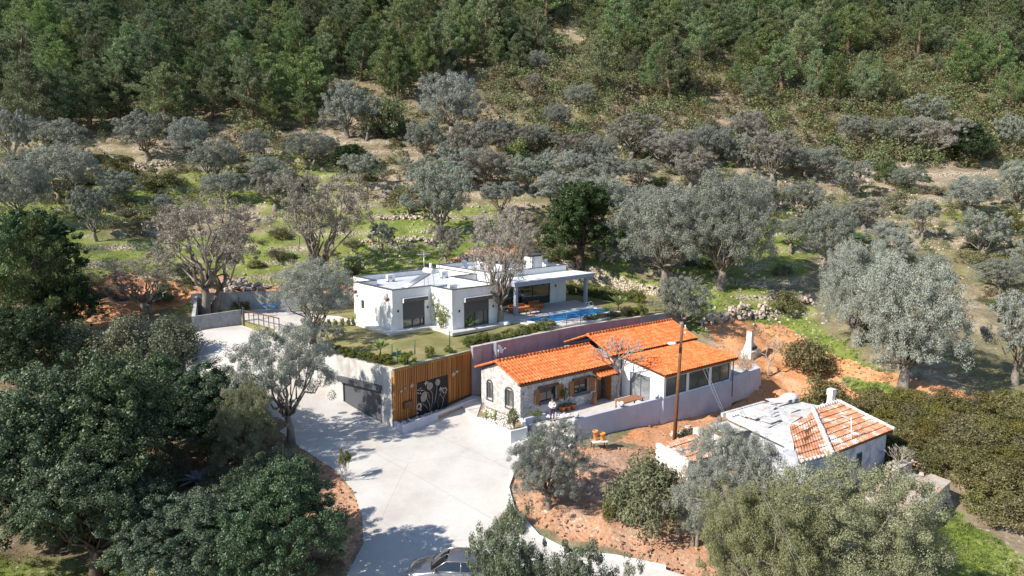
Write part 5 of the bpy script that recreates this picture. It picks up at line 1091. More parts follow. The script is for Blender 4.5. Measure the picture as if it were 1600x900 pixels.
# ------------------------------------------------------------------ the pine forest
clearing = wpoly([(780, 170), (840, 100), (865, 45), (885, 5), (912, 10), (925, 150), (955, 200), (940, 230), (770, 225)]); clear2 = wpoly([(500, 130), (600, 140), (640, 200), (620, 240), (480, 240)])
cand = []; st = 5.3
for iy in range(0, 26):
    for ix in range(-48, 49):
        y = 104 + iy * st; x = ix * st + (iy % 2) * 2.4; x += rng.uniform(-1.7, 1.7); y += rng.uniform(-1.7, 1.7)
        if abs(x) > .82 * y: continue
        px, py = pxy(x, y)
        if inpoly(x, y, clearing) or inpoly(x, y, clear2): continue
        lim = np.interp(px, [-50, 0, 180, 420, 480, 560, 640, 760, 900, 950, 1150, 1300, 1400, 1600], [235, 225, 210, 212, 205, 150, 165, 120, 120, 175, 190, 200, 175, 190])
        if py > lim or px < -40 or px > 1640 or py < -60: continue
        if px > 940 and rng.random() > (.72 if py < 90 else .5): continue
        cand.append((y, x, px, py))
cand.sort(); print('pines', len(cand))
edge_ = [c for c in cand[:290]][:59]; eo = {id(c): i for i, c in enumerate(sorted(edge_, key=lambda c: c[2]))}
T20 = ['', 'twenty-', 'forty-']
def ordw(i): return ORD[i] if i < 20 else ('twenty-' + ORD[i - 20] if i < 29 else 'thirtieth' if i == 29 else 'thirty-' + ORD[i - 30] if i < 39 else 'fortieth' if i == 39 else 'forty-' + ORD[i - 40] if i < 49 else 'fiftieth' if i == 49 else 'fifty-' + ORD[i - 50])
for k, c_ in enumerate(cand[:290]):
    y, x, px, py = c_
    elab = 'forest-edge pine, %s from the left along the lower edge of the pinewood' % ordw(min(eo[id(c_)], 58)) if id(c_) in eo else None
    h = rng.uniform(6.5, 15) * (1 if px < 940 else .85); left = px < 850
    plantit('pine_tree', 'pine' if (left or rng.random() < .5) else 'openpine', (x, y, gz(x, y) - .1), h, h * rng.uniform(.29, .40), elab or ('dark green pine deep in the dense forest left of the stony clearing' if left else 'green pine inside the looser forest right of the stony clearing'), 'tree', 'forest pines left of the clearing' if left else 'forest pines right of the clearing')
VV = []; FF = []; o_ = 0
for y, x, px, py in cand[290:]:
    tm, cm, H, Rr, V, Fq, lf, mb = PROTO['pine'][rng.integers(6)]; sel = rng.permutation(len(Fq))[:int(len(Fq) * .42)]; h = rng.uniform(9, 14.5) * (1 if px < 940 else .82); s = h / H; w = h * rng.uniform(.29, .40) / Rr; a = rng.uniform(0, 6.28); ca_, sa_ = math.cos(a), math.sin(a)
    v = V.reshape(-1, 4, 3)[sel]; v = v.mean(1, keepdims=True) + (v - v.mean(1, keepdims=True)) * 1.5; v = v.reshape(-1, 3)
    q = np.stack([(v[:, 0] * ca_ - v[:, 1] * sa_) * w + x, (v[:, 0] * sa_ + v[:, 1] * ca_) * w + y, v[:, 2] * s + gz(x, y)], 1); VV.append(q); FF.append(np.arange(len(q)).reshape(-1, 4) + o_); o_ += len(q)
if VV: me = np_mesh('far_pine_wood', np.concatenate(VV), np.concatenate(FF), ['pine_needle']); o = bpy.data.objects.new('far_pine_wood', me); COL.objects.link(o); tag(o, 'pine wood covering the top of the hillside', 'forest', None, 'stuff')
# undergrowth of the right-hand forest: one continuous cover
VV = []; FF = []; o_ = 0; lm = []
for i_ in range(5600):
    low_ = i_ >= 4000
    y = rng.uniform(116, 215); x = rng.uniform(-.02, .85) * y if rng.random() < .84 else rng.uniform(-.85, .1) * y
    if low_:
        y = rng.uniform(84, 122); x = rng.uniform(-.85, .85) * y
        if fbm(np.array([x * .08 + 4]), np.array([y * .08 + 7]))[0] < .44 or any(inpoly(x, y, q) for q in no_): continue
    px, py = pxy(x, y)
    if inpoly(x, y, clearing) and rng.random() < .35: continue
    if px > 1650 or px < -40 or py < -40: continue
    key = ['mastic', 'pinebush', 'scrub', 'pinebush'][rng.integers(4)]; p_ = PROTO[key][rng.integers(2)]; V, Fq = p_[4], p_[5]; sel = rng.permutation(len(Fq))[:300]; v = V.reshape(-1, 4, 3)[sel]; v = (v.mean(1, keepdims=True) + (v - v.mean(1, keepdims=True)) * 1.9).reshape(-1, 3); s = rng.uniform(.45, 1.1) if low_ else rng.uniform(1.0, 2.1)
    q = v * s * (1.0 if key != 'pinebush' else .8) + np.array([x, y, gz(x, y)]); VV.append(q); FF.append(np.arange(len(q)).reshape(-1, 4) + o_); o_ += len(q); lm.append(np.full(len(q) // 4, {'mastic': 0, 'pinebush': 1, 'scrub': 2}[key]))
me = np_mesh('forest_undergrowth', np.concatenate(VV), np.concatenate(FF), ['mastic_leaf', 'pine_needle', 'scrub_leaf'], np.concatenate(lm)); o = bpy.data.objects.new('forest_undergrowth', me); COL.objects.link(o); tag(o, 'shrubby undergrowth between the pines on the upper slope', 'undergrowth', None, 'stuff')
# loose stones on the slopes and soil banks
m = MB(); pts = []
for _ in range(9000):
    y = rng.uniform(64, 150); x = rng.uniform(-.85, .85) * y
    if fbm(np.array([x * .12]), np.array([y * .12 + 9]))[0] < .50 or inpoly(x, y, GARDEN) or inpoly(x, y, BUILT): continue
    pts.append((x, y))
A_ = np.array(pts); zs = ground(A_[:, 0], A_[:, 1]); m.rocks([(a, b, c) for (a, b), c in zip(pts, zs)], .08, .28)
tag(m.build('slope_stones', 'rock'), 'loose pale stones strewn over the terraced slope', 'stones', None, 'stuff')
m = MB()
for qi, (poly, n_) in enumerate(zip(SOILW, [900, 1900, 700, 350, 120, 60, 30])):
    xs_ = [p[0] for p in poly]; ys_ = [p[1] for p in poly]; c = 0; P2 = []
    while c < n_:
        x, y = rng.uniform(min(xs_), max(xs_)), rng.uniform(min(ys_), max(ys_))
        if inpoly(x, y, poly) and not inpoly(x, y, drive): P2.append((x, y))
        c += 1
    if P2: A_ = np.array(P2); zs = ground(A_[:, 0], A_[:, 1]) + .03; m.rocks([(a, b, c) for (a, b), c in zip(P2, zs)], .03, .13)
tag(m.build('soil_clods', 'clod'), 'small stones and clods lying in the dug orange soil', 'stones', None, 'stuff')
# grass tufts
VV = []; FF = []; o_ = 0
g = rng
for poly, n_ in list(zip(GREENW, [500, 500, 400, 200, 500, 200, 1500, 600, 300, 200, 150])):
    xs_ = [p[0] for p in poly]; ys_ = [p[1] for p in poly]; X = g.uniform(min(xs_), max(xs_), n_ * 3); Y = g.uniform(min(ys_), max(ys_), n_ * 3); ok = inpoly(X, Y, poly) & ~inpoly(X, Y, drive) & ~inpoly(X, Y, GARDEN); X = X[ok][:n_]; Y = Y[ok][:n_]
    if len(X) == 0: continue
    Z = ground(X, Y); C = np.stack([X, Y, Z + .02, g.uniform(.1, .3, len(X))], 1); V, Fq = leaves(g, C, 14, .09, .22, .5, .5, .6, .2, along=1.2); VV.append(V); FF.append(Fq + o_); o_ += len(V)
me = np_mesh('grass_tufts', np.concatenate(VV), np.concatenate(FF), ['grass_blade']); o = bpy.data.objects.new('grass_tufts', me); COL.objects.link(o); tag(o, 'short green grass growing on the meadow strips', 'grass', None, 'stuff')
# dry stone walls
def drywall(pts, lab, hgt=.8, wid=.7, n_=9):
    W_ = [hit(a, b) for a, b in pts]; m = MB(); o0 = W_[0]; P3 = []
    for a, b in zip(W_, W_[1:]):
        a, b = np.array(a), np.array(b); L = np.linalg.norm(b[:2] - a[:2])
        for _ in range(int(L * n_)):
            t = rng.random(); q = a + (b - a) * t; h = rng.random() * hgt * (.6 + .5 * rng.random()); q2 = q[:2] + rng.normal(size=2) * wid * .3 * (1.2 - h / hgt); P3.append((q2[0], q2[1], gz(*q2) + h * .8))
    m.rocks([(p[0] - o0[0], p[1] - o0[1], p[2] - o0[2]) for p in P3], .16, .34, 0, .8); o = m.build('dry_stone_wall', 'rock', None, tuple(o0)); tag(o, lab, 'stone wall')
drywall([(1095, 510), (1130, 502), (1165, 492), (1205, 486)], 'tumbled rubble wall between the orange soil and green field', 1.0, 1.2, 16)
drywall([(560, 380), (620, 378), (690, 380)], 'low stone terrace edge across the meadow behind the villa roof', .5)
drywall([(590, 342), (660, 340), (700, 344)], 'upper stone terrace edge at the top of the bright meadow', .5)
drywall([(350, 240), (395, 238)], 'short stone terrace wall beside the olive with double trunk', .9)
drywall([(170, 260), (230, 262), (275, 258)], 'stony terrace edge on the upper left slope', .6)
drywall([(900, 395), (935, 405), (955, 412)], 'stone heap wall behind the dark green tree', .9)
drywall([(205, 335), (300, 330), (400, 345)], 'long broken terrace wall on the left slope', .6)
drywall([(400, 240), (450, 238)], 'terrace wall just below the left forest', .7)
drywall([(1180, 330), (1260, 318)], 'stony bank above the grassy strip on the right', .7, 1.5)
drywall([(1215, 478), (1270, 470)], 'stone heap beside the round dark bush', .7, 1.0)
drywall([(1410, 800), (1440, 800), (1475, 785)], 'collapsed stone wall in front of the ruined terrace', .9, 1.6, 26)
drywall([(1385, 745), (1420, 728), (1450, 740)], 'tumbled stone wall behind the ruined terrace', .9, .9, 18)
def heap(px, py, n_, r, s0, s1, lab, mat='rock', name='rubble_heap', cat='rubble', z=None):
    L = hit(px, py) if z is None else P(px, py, z=z); m = MB(); P3 = [(a * r, b * r * .7, max(0, (1 - math.hypot(a, b))) * r * .4 * rng.random()) for a, b in rng.normal(size=(n_, 2)) * .45]; m.rocks(P3, s0, s1, 0, .8); tag(m.build(name, mat, None, (L[0], L[1], (gz(L[0], L[1]) if z is None else z))), lab, cat, None, 'stuff')
heap(372, 452, 150, 3.0, .15, .45, 'black and white rubble heap behind the grey block wall', 'rubble'); heap(735, 408, 120, 3.0, .12, .3, 'orange-white stone heap behind the villa roof'); heap(1080, 690, 140, 3.0, .1, .3, 'pale stone heap beside the utility pole foot'); heap(1440, 760, 50, 1.2, .1, .28, 'rubble heap with dry twigs on the ruined terrace', z=-1.2)
heap(1400, 770, 50, .8, .08, .2, 'small heap of orange roof tiles on the ruined terrace', 'pipe_clay', 'tile_heap', 'tiles', z=-1.6)
# ------------------------------------------------------------------ the ruined house
RO, RA = Vector((18.3, 40.15, 0)), R(90 - 56)
old = empty('ruined_house', RO, RA, 'old whitewashed house with patched tile roof and patchy walls tinted with shade blue', 'house')
m = MB(); m.prism([(.15, .2), (9.7, .2), (9.7, 3.9), (9.6, 8.2), (3.8, 7.9), (2.2, 3.0), (.6, 2.2)], -2.9, [.78, .9, 1.35, .75, .6, .7, .65])
m.build('wall', 'shade_blue_wash', old)
def plank_roof(name, q, n_, mat, lines=True):
    a, b, c, d = [Vector(x) for x in q]; N_ = (b - a).cross(d - a).normalized(); m = MB(); nt_ = max(3, int((b - a).length / .22))
    rows = n_; 
    for r in range(rows):
        t0, t1 = r / rows, (r + 1) / rows + .02; l0, l1, r0, r1_ = a.lerp(d, t0), a.lerp(d, min(t1, 1)), b.lerp(c, t0), b.lerp(c, min(t1, 1)); vs = []
        K = nt_ * 4
        for e, (L_, R_) in enumerate(((l0, r0), (l1, r1_))):
            for k in range(K + 1): vs.append(tuple(L_.lerp(R_, k / K) + N_ * (.05 * abs(math.sin(math.pi * k / 4)) + (.07 if e == 0 else .0) + rng.uniform(0, .012))))
        m.add(vs, [(k, k + 1, K + 2 + k, K + 1 + k) for k in range(K)])
        m.add([tuple(l0 + N_ * .07), tuple(r0 + N_ * .07), tuple(r0 - N_ * .02), tuple(l0 - N_ * .02)], [(0, 3, 2, 1)], 1)
    m.hexa([tuple(x - N_ * .14) for x in (a, b, c, d)], [tuple(x - N_ * .03) for x in (a, b, c, d)], 1)
    return m.build(name, [mat, 'dark_wood'], old)
plank_roof('tile_roof', [(2.4, -.15, .95), (9.95, -.15, 1.0), (9.95, 3.9, 1.9), (6.7, 3.9, 1.9)], 8, 'old_tile')
plank_roof('hip_roof', [(-.1, .5, .8), (2.3, -.12, .97), (6.55, 3.8, 1.88), (4.2, 4.1, 1.2)], 6, 'old_tile')
m = MB()
def cap(a, b, r=.13, mm=m):
    a, b = Vector(a), Vector(b); n_ = int((b - a).length / .3)
    for k in range(n_): p, q = a.lerp(b, k / n_), a.lerp(b, (k + 1) / n_); mm.tube([p + Vector((0, 0, rng.uniform(-.02, .03))), q], [r * rng.uniform(.85, 1.15), r], 7)
cap((9.95, -.2, 1.06), (9.95, 3.95, 1.98), .15); cap((6.6, 3.95, 1.98), (9.95, 3.95, 1.98), .15); cap((2.35, -.2, 1.05), (6.6, 3.9, 2.0), .17); cap((-.1, .4, .9), (2.35, -.2, 1.02), .1)
m.build('mortar_ridge', 'whitewash', old)
m = MB(); FP = [(1.6, 2.0), (4.6, 4.1), (6.8, 4.0), (9.95, 4.0), (10.2, 8.9), (3.1, 8.5)]; m.prism(FP, [.62, .9, 1.1, 1.1, .75, .6], [.76, 1.1, 1.3, 1.3, .9, .75]); 
m.build('flat_roof', 'old_roof_sheet', old)
m = MB(); m.rocks([(rng.uniform(3.4, 9.6), rng.uniform(4.8, 8.3), .95) for _ in range(110)], .05, .18, 0, .5); m.build('roof_debris', 'rubble', old)['kind'] = 'stuff'
m = MB(); [m.box(3.2 + .28 * k, 3.32 + .28 * k, 8.2, 8.75, .62, .98) for k in range(16)]; m.box(2.9, 8.0, 8.78, 9.0, .7, 1.0); m.build('tile_edge', 'old_roof_sheet', old)
m = MB().box(6.0, 6.6, .195 - .06, .197, -1.05, .05); w_ = m.build('window', 'teal_paint', old); MB().box(6.08, 6.28, .1, .13, -.98, -.02).box(6.33, 6.52, .1, .13, -.98, -.02).build('pane', 'dark_glass', w_)
MB().box(5.9, 6.75, -.02, .19, -1.14, -1.06).build('sill', 'whitewash', old)
oc = MB().hexa([(9.1, 3.98, .7), (9.65, 3.98, .7), (9.65, 4.5, .7), (9.1, 4.5, .7)], [(9.18, 4.05, 2.5), (9.58, 4.05, 2.5), (9.58, 4.42, 2.5), (9.18, 4.42, 2.5)]).build('chimney', 'whitewash', old); MB().box(9.13, 9.63, 4.0, 4.47, 2.5, 2.95).build('chimney_head', 'whitewash', oc)
r = empty('roof_aerial', tuple(RO + Vector((0, 0, 0))), RA, 'thin white pole leaning on the patched roof of the ruined house', 'pole'); MB().tube([(5.6, .4, 1.0), (5.5, .5, 2.6)], .035, 6).build('shaft', 'white_plastic', r); MB().tube([(5.5, .5, 2.55), (5.0, .9, 2.7)], .025, 5).build('arm', 'white_plastic', r)
m = MB()
for k in range(22):
    u, v = rng.uniform(3.4, 9.4), rng.uniform(4.8, 8.2); a = rng.uniform(-.3, .3); w_, d_, t_ = rng.uniform(.4, 1.0), rng.uniform(.3, .6), rng.uniform(-.05, .12); zb = .93 + .012 * k
    q = [(u + (x * math.cos(a) - y * math.sin(a)), v + (x * math.sin(a) + y * math.cos(a)), zb + x * t_) for x, y in ((-w_, -d_), (w_, -d_), (w_, d_), (-w_, d_))]; m.hexa(q, [(x, y, z + .04) for x, y, z in q])
m.build('loose_roof_sheets', 'old_roof_sheet', old)['kind'] = 'stuff'
# bath-like white tank on the back of the flat roof
q = P(1233, 626, z=1.15); tk = empty('white_tank', q, .4, 'upturned white tank lying at the back of the flat ruined roof', 'tank'); MB().ball((0, 0, .2), (.85, .5, .42), 0, 14, 8).build('shell', 'white_plastic', tk); MB().box(-.5, -.2, -.5, -.42, .0, .25).build('foot', 'grey_trim', tk); MB().box(.1, .4, -.5, -.42, .0, .25).build('foot', 'grey_trim', tk)
# annexe
an = empty('ruined_annexe', (11.7, 42.6, 0), RA, 'small roofless-looking white annexe with a scrap of orange tiles', 'shed')
MB().box(0, 3.4, .15, 2.6, -2.4, -.25).build('wall', 'whitewash', an); MB().hexa([(-.3, -.1, -2.4), (.0, -.1, -2.4), (.0, 2.8, -2.4), (-.3, 2.8, -2.4)], [(-.3, -.1, .1), (.0, -.1, .1), (.0, 2.8, .35), (-.3, 2.8, .35)]).build('gable_wall', 'whitewash', an)
oo = old; old = an; plank_roof('tile_roof', [(.02, .0, -.2), (3.3, .0, -.2), (3.3, 2.5, .35), (.02, 2.5, .35)], 4, 'old_tile'); MB().box(3.3, 3.6, -.1, 2.7, -2.4, .75).build('end_wall', 'whitewash', an); old = oo
def slabthing(px, py, z, a, sx, sy, tilt, lab, mat='old_roof_sheet'):
    q = P(px, py, z=z); o = MB().box(-sx, sx, -sy, sy, 0, .07).build('roof_sheet', mat, None, tuple(q), a); o.rotation_euler[0] = tilt; tag(o, lab, 'sheet')
slabthing(1132, 667, .3, .5, .9, .6, .12, 'broken grey roof sheet leaning at the left of the flat ruined roof'); slabthing(1155, 672, .25, .3, 1.0, .35, -.1, 'pale plank sheet lying between the ruined roof and the annexe')
# ruined terrace
rt = empty('ruined_terrace', (24, 41, 0), 0, 'crumbling stone terrace with low walls at the right end of the ruined house', 'terrace')
def L2(*p): return [(a - 24, b - 41) for a, b in p]
MB().prism(L2((22.6, 41.2), (24.0, 38.3), (26.1, 39.5), (28.4, 41.8), (27.3, 44.6)), -3.4, -1.55).build('stone_base', 'rubble_masonry', rt)
m = MB(); m.prism(L2((23.9, 38.2), (24.3, 38.0), (25.9, 39.2), (25.5, 39.6)), -1.56, [-.75, -.75, -.6, -.6]); m.prism(L2((26.0, 39.4), (27.9, 41.1), (27.2, 42.0), (25.5, 40.4)), -1.56, [-.85, -.8, -.7, -.7]); m.prism(L2((25.9, 43.3), (27.3, 44.2), (27.0, 44.7), (25.7, 43.8)), -1.56, -.8); m.build('parapet', 'rubble_masonry', rt)
m = MB(); m.prism(L2((25.95, 39.35), (27.95, 41.1), (27.2, 42.05), (25.45, 40.4)), [-.83, -.78, -.68, -.68], [-.77, -.72, -.62, -.62]); m.prism(L2((22.9, 41.2), (24.1, 38.7), (25.4, 39.7), (26.8, 42), (25.6, 43.6)), -1.54, -1.46); m.build('plaster_top', 'rock', rt)

# ------------------------------------------------------------------ utility pole, lamp, wires
g0_ = hit(1053, 695); pz = g0_[2]; pole = empty('utility_pole', g0_, 0, 'tall brown wooden utility pole on the orange soil', 'pole')
top = P(1066, 507, Y=g0_[1] + .3); lean = Vector(top - g0_)
MB().tube([(0, 0, -.5), tuple(lean * .5), tuple(lean)], [.15, .125, .1], 10).build('shaft', 'pole_wood', pole)
lp = lean * .86; MB().tube([tuple(lp), tuple(lp + Vector((-.35, -.25, .12))), tuple(lp + Vector((-.62, -.4, .02)))], .03, 6).tube([tuple(lp + Vector((0, 0, .25))), tuple(lp + Vector((.3, .1, .6)))], .02, 5).build('lamp_arm', 'galvanised', pole)
MB().ball(tuple(lp + Vector((-.75, -.45, -.03))), (.34, .2, .12), 0, 12, 7).build('lamp_head', 'white_plastic', pole)
MB().ball(tuple(lean + Vector((.22, 0, -.12))), (.06, .06, .1), 0, 8, 5).ball(tuple(lean + Vector((.22, 0, -.6))), (.06, .06, .1), 0, 8, 5).box(lean.x - .05, lean.x + .3, lean.y - .03, lean.y + .03, lean.z - .28, lean.z - .22).build('insulators', 'white_plastic', pole)
S0 = P(1097, 573, Y=54.6)
for i, (px, lb) in enumerate([(1268, 'upper of two thin cables hanging from the sunroom eave towards the viewer'), (1240, 'lower of two thin cables hanging from the sunroom eave towards the viewer')]):
    E_ = P(px + 12, 930, Y=17); pts = []
    for k in range(25): t = k / 24; p = Vector(S0) * (1 - t) + Vector(E_) * t; p.z -= math.sin(math.pi * t) * .35; pts.append(p - Vector(S0))
    o = MB().tube(pts, [.012 - .009 * k / 24 for k in range(25)], 5).build('cable', 'wire_grey', None, tuple(S0 + np.array([i * .3, 0, 0]))); tag(o, lb, 'cable')
cp0 = P(935, 697, z=-.2); ct = empty('pipe_stand', (cp0[0], cp0[1], gz(cp0[0], cp0[1])), .2, 'small rusty stand on the orange bank under two clay pipes', 'stand')
MB().box(-.5, .6, -.35, .35, .55, .62).build('top', 'whitewash', ct); [MB().box(x, x + .06, y, y + .06, -.1, .55).build('leg', 'dark_wood', ct) for x in (-.45, .5) for y in (-.3, .24)]
for x, h, lb in ((-.22, .72, 'taller orange clay pipe on the rusty stand'), (.28, .55, 'shorter orange clay pipe on the rusty stand')):
    o = MB().lathe((0, 0, 0), [(.15, 0), (.16, h * .8), (.21, h * .82), (.21, h), (.15, h), (.14, .1)], 12).build('clay_pipe', 'pipe_clay', None, (cp0[0] + x, cp0[1], gz(cp0[0], cp0[1]) + .62)); tag(o, lb, 'pipe')

# ------------------------------------------------------------------ walls of the gate yard
w = lambda px, py, z: tuple(P(px, py, z=z)[:2])
a, b = w(305, 515, 4.72), w(378, 508, 4.72)
tag(MB().prism([a, b, (b[0] - .1, b[1] + .22), (a[0] - .1, a[1] + .22)], 4.2, [5.95, 6.2, 6.2, 5.95]).build('yard_wall', 'grey_block'), 'low grey block wall with pink bucket, front side of the gate yard', 'wall')
b2 = w(372, 484, 5.3); a2 = w(268, 488, 5.4); c2_ = w(446, 478, 5.3)
a2 = (a[0] - 3.4, a[1] + 8.0); tag(MB().prism([(a[0] - .25, a[1]), (a[0], a[1] + .2), (a2[0] + .2, a2[1]), (a2[0], a2[1])], 4.4, [5.95, 5.95, 7.1, 7.1]).build('yard_wall', 'concrete_wall'), 'sunlit pale wall running back along the left of the gate yard', 'wall')
bw = [w(300, 487, 5.3), w(386, 481, 5.3), w(450, 479, 5.3), w(545, 474, 5.4)]
pr = [(p[0], p[1]) for p in bw] + [(p[0], p[1] + .25) for p in bw[::-1]]
tag(MB().prism(pr, 4.6, [7.1, 7.0, 6.8, 6.3, 6.3, 6.8, 7.0, 7.1]).build('yard_wall', 'grey_block'), 'long grey block wall at the back of the gate yard', 'wall')
ga = empty('sliding_gate', (b[0] + .15, b[1], 4.7), math.atan2(*(np.array(w(442, 521, 4.9)) - np.array(b))[::-1]), 'open-barred brown metal gate across the upper drive', 'gate')
gl_ = 6.2; m = MB().box(0, .16, -.08, .08, -.1, 1.75).build('gate_post', 'grey_trim', ga)
m = MB().box(.18, gl_, -.04, .04, .08, .16).box(.18, gl_, -.04, .04, 1.42, 1.5); [m.box(x, x + .05, -.03, .03, .161, 1.419) for x in np.arange(.2, gl_, .85)]; m.build('gate_frame', 'dark_wood', ga)
tag(MB().tube([(0, 0, 0), (0, 0, 1.8)], .06, 6).build('yard_post', 'grey_trim', None, tuple(P(374, 483, z=5.5) - np.array([0, 0, .6]))), 'dark post behind the gate hinge', 'post')
q = hit(315, 514); bk_ = empty('pink_bucket', (q[0], q[1] - .2, 4.75), 0, 'pink bucket at the foot of the low grey block wall', 'bucket'); MB().lathe((0, 0, 0), [(.16, 0), (.22, .35), (.2, .35), (.15, .04), (0, .03)], 12).build('shell', 'red_plastic', bk_)
q = P(420, 487, z=5.2); m = MB(); gg = np.random.default_rng(3); vs = [(x, y, .25 + .55 * math.cos(x * .9) * math.cos(y * 1.1) + gg.uniform(-.05, .05)) for y in np.linspace(-.5, .5, 7) for x in np.linspace(-.8, .8, 11)]
m.add(vs, [(j * 11 + i, j * 11 + i + 1, (j + 1) * 11 + i + 1, (j + 1) * 11 + i) for j in range(6) for i in range(10)], 0, True); tag(m.build('blue_tarp', 'blue_tarp', None, tuple(q)), 'bright blue tarpaulin heap under the olive inside the gate', 'tarp')

# ------------------------------------------------------------------ the parked car
car = empty('parked_car', (-2.95, 32.3, float(drz(-2.95, 32.3)) + .05), R(180 - 4), 'grey-brown saloon car parked at the bottom of the drive, nose to the left', 'car')
st_ = [(2.36, .30, .52, .50), (2.28, .62, .66, .40), (2.05, .80, .74, .24), (1.6, .88, .84, .22), (1.1, .905, .93, .22), (.75, .91, .98, .22), (0, .915, .99, .22), (-.9, .915, 1.0, .22), (-1.5, .90, 1.02, .24), (-1.95, .87, 1.03, .26), (-2.25, .80, .98, .38), (-2.36, .70, .80, .48)]
vs = []; K = 15
for x, w_, zt, zb in st_:
    prof = [(w_ * .86, zb), (w_ * .97, zb + .1), (w_, zb + (zt - zb) * .45), (w_ * .985, zb + (zt - zb) * .75), (w_ * .93, zt - .03), (w_ * .80, zt + .015), (w_ * .45, zt + .045)]
    for y, z in prof: vs.append((x, y, z))
    vs.append((x, 0, zt + .055))
    for y, z in prof[::-1]: vs.append((x, -y, z))
fs = [(i * K + k, i * K + k + 1, (i + 1) * K + k + 1, (i + 1) * K + k) for i in range(len(st_) - 1) for k in range(K - 1)]
fs += [tuple(range(K)), tuple(range((len(st_) - 1) * K, len(st_) * K))[::-1]]
bo = MB().add(vs, fs, 0, True).build('body', 'car_paint', car); sb = bo.modifiers.new('s', 'SUBSURF'); sb.levels = 2; sb.render_levels = 2
MB().box(-2.1, 2.1, -.8, .8, .18, .3).build('underbody', 'tyre', car)
gh = [(1.02, .80, .98), (.30, .66, 1.40), (-.10, .645, 1.455), (-.75, .64, 1.44), (-1.15, .66, 1.36), (-1.85, .76, 1.04)]
wsx = [(1.05, .74, .985), (.32, .60, 1.415)]
def quad3(nm, pts, mt, th=.02):
    a, b, c, d = [Vector(p) for p in pts]; N_ = (b - a).cross(d - a).normalized() * th; MB().hexa([tuple(p - N_) for p in (a, b, c, d)], [tuple(p) for p in (a, b, c, d)]).build(nm, mt, car)
roof = []
for x, w_, z in gh[1:5]:
    for t in (-1, -.85, -.5, 0, .5, .85, 1): roof.append((x, w_ * t * (1.0 if abs(t) < 1 else 1.03), z + .045 * (1 - t * t) - (.05 if abs(t) == 1 else 0)))
o = MB().add(roof, [(i * 7 + k, i * 7 + k + 1, (i + 1) * 7 + k + 1, (i + 1) * 7 + k) for i in range(3) for k in range(6)], 0, True).build('roof', 'car_paint', car); sm_ = o.modifiers.new('t', 'SOLIDIFY'); sm_.thickness = .04; sm_.offset = 0; s2 = o.modifiers.new('s', 'SUBSURF'); s2.levels = 2; s2.render_levels = 2
def curved(nm, x0, w0, z0, x1, w1, z1, mt, bul=.07):
    vs = []
    for r_ in range(6):
        t = r_ / 5; 
        for k in range(9): s = k / 4 - 1; vs.append((x0 + (x1 - x0) * t + (bul if x0 > 0 else -bul) * (1 - s * s), (w0 + (w1 - w0) * t) * s, z0 + (z1 - z0) * t + .03 * (1 - s * s) + .035 * math.sin(math.pi * t)))
    fs = [(j * 9 + i, j * 9 + i + 1, (j + 1) * 9 + i + 1, (j + 1) * 9 + i) for j in range(5) for i in range(8)]; MB().add(vs, fs, 0, True).build(nm, mt, car)
curved('windscreen', 1.06, .76, .985, .30, .61, 1.42, 'car_glass'); curved('rear_window', -1.85, .70, 1.03, -1.13, .60, 1.38, 'car_glass')
for s in (-1, 1):
    P0 = [(.98, s * .83, .99), (-.42, s * .86, .99), (-.42, s * .672, 1.40), (.26, s * .672, 1.38)]; P1 = [(-.50, s * .86, .99), (-1.72, s * .80, 1.03), (-1.18, s * .67, 1.33), (-.50, s * .672, 1.40)]
    for nm, q in (('front_side_window', P0), ('rear_side_window', P1)): quad3(nm, q if s < 0 else q[::-1], 'car_glass')
    MB().tube([(1.02, s * .82, .99), (.30, s * .655, 1.42), (-.1, s * .665, 1.45), (-.8, s * .665, 1.44), (-1.2, s * .67, 1.36), (-1.9, s * .79, 1.03)], .032, 6).tube([(-.46, s * .865, .98), (-.46, s * .68, 1.42)], .035, 6).tube([(1.0, s * .87, .985), (-1.8, s * .85, 1.02)], .022, 6).build('window_trim', 'car_paint', car)
    hl = MB().ball((2.08, s * .60, .66), (.22, .19, .085), 0, 12, 7).build('headlight', 'grey_glass', car); tl = MB().ball((-2.2, s * .62, .86), (.12, .2, .09), 0, 12, 7).build('tail_light', 'red_plastic', car)
    mr = MB().ball((.82, s * 1.0, 1.03), (.10, .12, .08), 0, 10, 7).tube([(.84, s * .86, .99), (.84, s * .96, 1.01)], .03, 5).build('wing_mirror', 'car_paint', car)
    for x in (1.38, -1.38):
        wh = MB().tube([(x, s * .70, .31), (x, s * .915, .31)], .325, 22).build('wheel', 'tyre', car); q = MB().tube([(x, s * .86, .31), (x, s * .925, .31)], .2, 16); q.build('rim', 'galvanised', wh)
    MB().box(-.2, -.05, s * .915 - .012, s * .915 + .012, .86, .89).build('door_handle', 'galvanised', car)
MB().box(2.22, 2.34, -.38, .38, .42, .58).build('grille', 'art_black', car); MB().tube([(1.14, -.6, 1.0), (1.1, -.05, 1.05)], .014, 4).tube([(1.16, -.02, 1.02), (1.12, .5, 1.05)], .014, 4).build('wiper', 'tyre', car)

